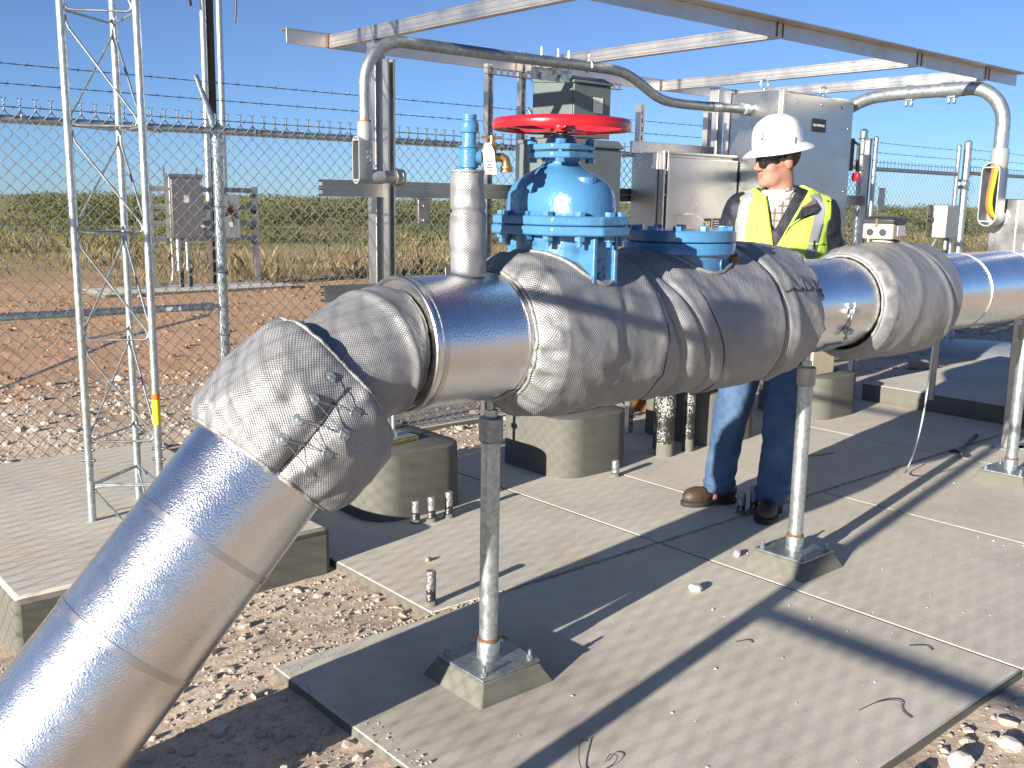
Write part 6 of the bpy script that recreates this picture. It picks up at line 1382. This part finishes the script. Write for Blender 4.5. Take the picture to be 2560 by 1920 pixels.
def vest_sdf(P):
    d = torso(P)-0.020+wr(P, 9, 0.020, 2)+wr(P, 22, 0.006, 7); x = P[..., 0]
    d = np.maximum(d, -cutV(P, 0.066, 1.300, 0.36, 0, 0.16)); d = np.maximum(d, -neckcut(P, 0.100))
    arm_l = -0.132+0.35*np.clip(1.36-P[..., 2], 0, 0.06)*0; d = np.maximum(d, (arm_l-0.03*np.clip(1.48-P[..., 2], 0, 1)*2)-x); d = np.maximum(d, x-(0.318+0.03*np.clip(1.46-P[..., 2], 0, 1)*2)); return np.maximum(d, 0.93-P[..., 2])
vo, Vv, Fv = cloth_obj('safety_vest', vest_sdf, (-0.22, -0.24, 0.91), (0.42, 0.24, 1.64), 0.0065, 'lime')
from mathutils.bvhtree import BVHTree
bv = BVHTree.FromPolygons([tuple(p) for p in Vv], [tuple(int(i) for i in f) for f in Fv])
def front(x, z, off=0.003):
    h = bv.ray_cast(Vector((x, -1, z)), Vector((0, 1, 0)))
    return (x, (h[0].y if h[0] is not None and h[0].y < 0.12 else 0.0)-off, z)
def strip(pts, w, name, m, off=0.003, parent=None):
    rows = []
    for (x, z), (x2, z2) in zip(pts[:-1], pts[1:]):
        for f in np.linspace(0, 1, 8, endpoint=False):
            cx, cz = x+(x2-x)*f, z+(z2-z)*f; d = np.array([x2-x, z2-z]); d /= np.linalg.norm(d); n_ = np.array([d[1], -d[0]])
            rows.append([tuple(toW(front(cx+n_[0]*w*k, cz+n_[1]*w*k, off))) for k in (-1, -0.33, 0.33, 1)]+[tuple(toW(np.array(front(cx+n_[0]*w*k, cz+n_[1]*w*k, off))+np.array([0, 0.004, 0]))) for k in (1, -1)])
    b = MB(); b.rings(rows); return b.build(name, m, parent or vo, 0, 60)
WL[vo.name] = tuple(MO-MO) ; WL[vo.name] = (0, 0, 0)
strip([(-0.062, 1.565), (-0.085, 1.50), (-0.095, 1.40), (-0.098, 1.325)], 0.024, 'reflective_strip', 'reflect')
strip([(0.232, 1.560), (0.262, 1.50), (0.258, 1.42), (0.240, 1.33), (0.225, 1.25)], 0.024, 'reflective_strip', 'reflect')
strip([(0.012, 1.54), (0.030, 1.45), (0.050, 1.36), (0.066, 1.30)], 0.005, 'binding', 'lime_edge', 0.006)
strip([(0.19, 1.335), (0.215, 1.33), (0.30, 1.33)], 0.004, 'pocket_edge', 'lime', 0.009)
strip([(0.245, 1.345), (0.243, 1.30)], 0.004, 'pen', 'black', 0.012)
strip([(-0.02, 1.415), (-0.022, 1.37)], 0.0015, 'vest_slit', 'black', 0.004)
def flap(poly, offs, name, m):
    n_ = len(poly); f = [toW(np.array(front(x, z, o))) for (x, z), o in zip(poly, offs)]; bk = [toW(np.array(front(x, z, o))+np.array([0, 0.012, 0])) for (x, z), o in zip(poly, offs)]; b = MB()
    b.add([tuple(p) for p in f+bk], [tuple(range(n_)), tuple(range(2*n_-1, n_-1, -1))]+[(i, n_+i, n_+(i+1) % n_, (i+1) % n_) for i in range(n_)]); return b.build(name, m, man, 0.003, 60)
flap([(0.135, 1.59), (0.185, 1.575), (0.235, 1.535), (0.250, 1.515), (0.180, 1.490), (0.115, 1.425), (0.105, 1.47), (0.13, 1.54)], [0.03, 0.035, 0.026, 0.022, 0.022, 0.010, 0.014, 0.03], 'lapel', 'lining')
flap([(0.250, 1.515), (0.262, 1.495), (0.245, 1.470), (0.190, 1.455), (0.130, 1.405), (0.085, 1.315), (0.083, 1.35), (0.115, 1.425), (0.180, 1.490)], [0.026, 0.024, 0.022, 0.018, 0.010, 0.004, 0.006, 0.014, 0.026], 'lapel', 'navy')
# jeans and boots
def jeans(P):
    d = ell(P, (TX, 0.0, 0.93), (0.185, 0.125, 0.16))
    for (a, b, c) in LEG: d = smin(d, cap(P, a, b, 0.104, 0.084), 0.05); d = smin(d, cap(P, b, c, 0.084, 0.076), 0.03)
    d = d+wr(P, 9, 0.022)+wr(P*np.array([1, 1, 2.2]), 14, 0.018, 3); zz = P[..., 2]
    d = d-0.006*np.exp(-((zz-0.12)/0.05)**2)*np.sin(zz*120)
    return np.maximum(np.maximum(d, 0.070-zz+0.1*np.clip(-P[..., 1]-0.06, -0.05, 0.05)*0), zz-1.02)
cloth_obj('jeans', jeans, (-0.28, -0.25, 0.05), (0.35, 0.2, 1.04), 0.0075, 'denim')
for (hx, hy), (dx, dy) in (((-0.125, 0.02), (-0.86, -0.51)), ((0.135, -0.075), (-0.22, -0.975))):
    a = np.array([hx, hy, 0]); f = np.array([dx, dy, 0.0]); f /= np.linalg.norm(f); s_ = np.array([-f[1], f[0], 0])
    def bl(P): q = P-a; return np.stack([q@s_, q@f, q[..., 2]], -1)
    upper = lambda P: np.maximum(smin(smin(ell(bl(P), (0, 0.125, 0.045), (0.050, 0.082, 0.052)), ell(bl(P), (0, -0.03, 0.06), (0.042, 0.062, 0.065)), 0.04), cap(bl(P), (0, -0.01, 0.08), (0, -0.005, 0.18), 0.048, 0.050), 0.05)+wr(P, 40, 0.006), 0.022-P[..., 2])
    sole = lambda P: np.maximum(smin(np.linalg.norm((bl(P)[..., :2]-np.array([0, 0.125]))/np.array([0.057, 0.090]), axis=-1)*0.06-0.06, np.linalg.norm((bl(P)[..., :2]-np.array([0, -0.03]))/np.array([0.046, 0.066]), axis=-1)*0.05-0.05, 0.03), np.abs(P[..., 2]-0.0135)-0.0135)
    bt_ = thing('boot', None, None, tuple(toW(a))); bt_.parent = man; bt_.location = Vector(toW(a))-MO
    lo, hi = a-np.array([0.26, 0.26, 0.0])-np.array([0, 0, 0.012]), a+np.array([0.26, 0.26, 0.16])
    for nm, fn, m_, v in (('upper', upper, 'leather', 0.006), ('sole', sole, 'rubber', 0.005)):
        V, F = nets(fn, lo, hi, v); V = relax(V, F, 1); o = np_mesh(nm, toW(V), F, m_, None, True); o.parent = bt_; o.location = -Vector(WL[bt_.name])
    lcs = MB()
    for k in range(3):
        c = a+f*(0.055-0.018*k)+np.array([0, 0, 0.098+0.012*k]); lcs.tube([tuple(toW(c-s_*0.022-np.array([0, 0, 0.008]))), tuple(toW(c+np.array([0, 0, 0.004]))), tuple(toW(c+s_*0.022-np.array([0, 0, 0.008])))], 0.003, 5)
    lcs.build('lace', 'rubber', bt_)
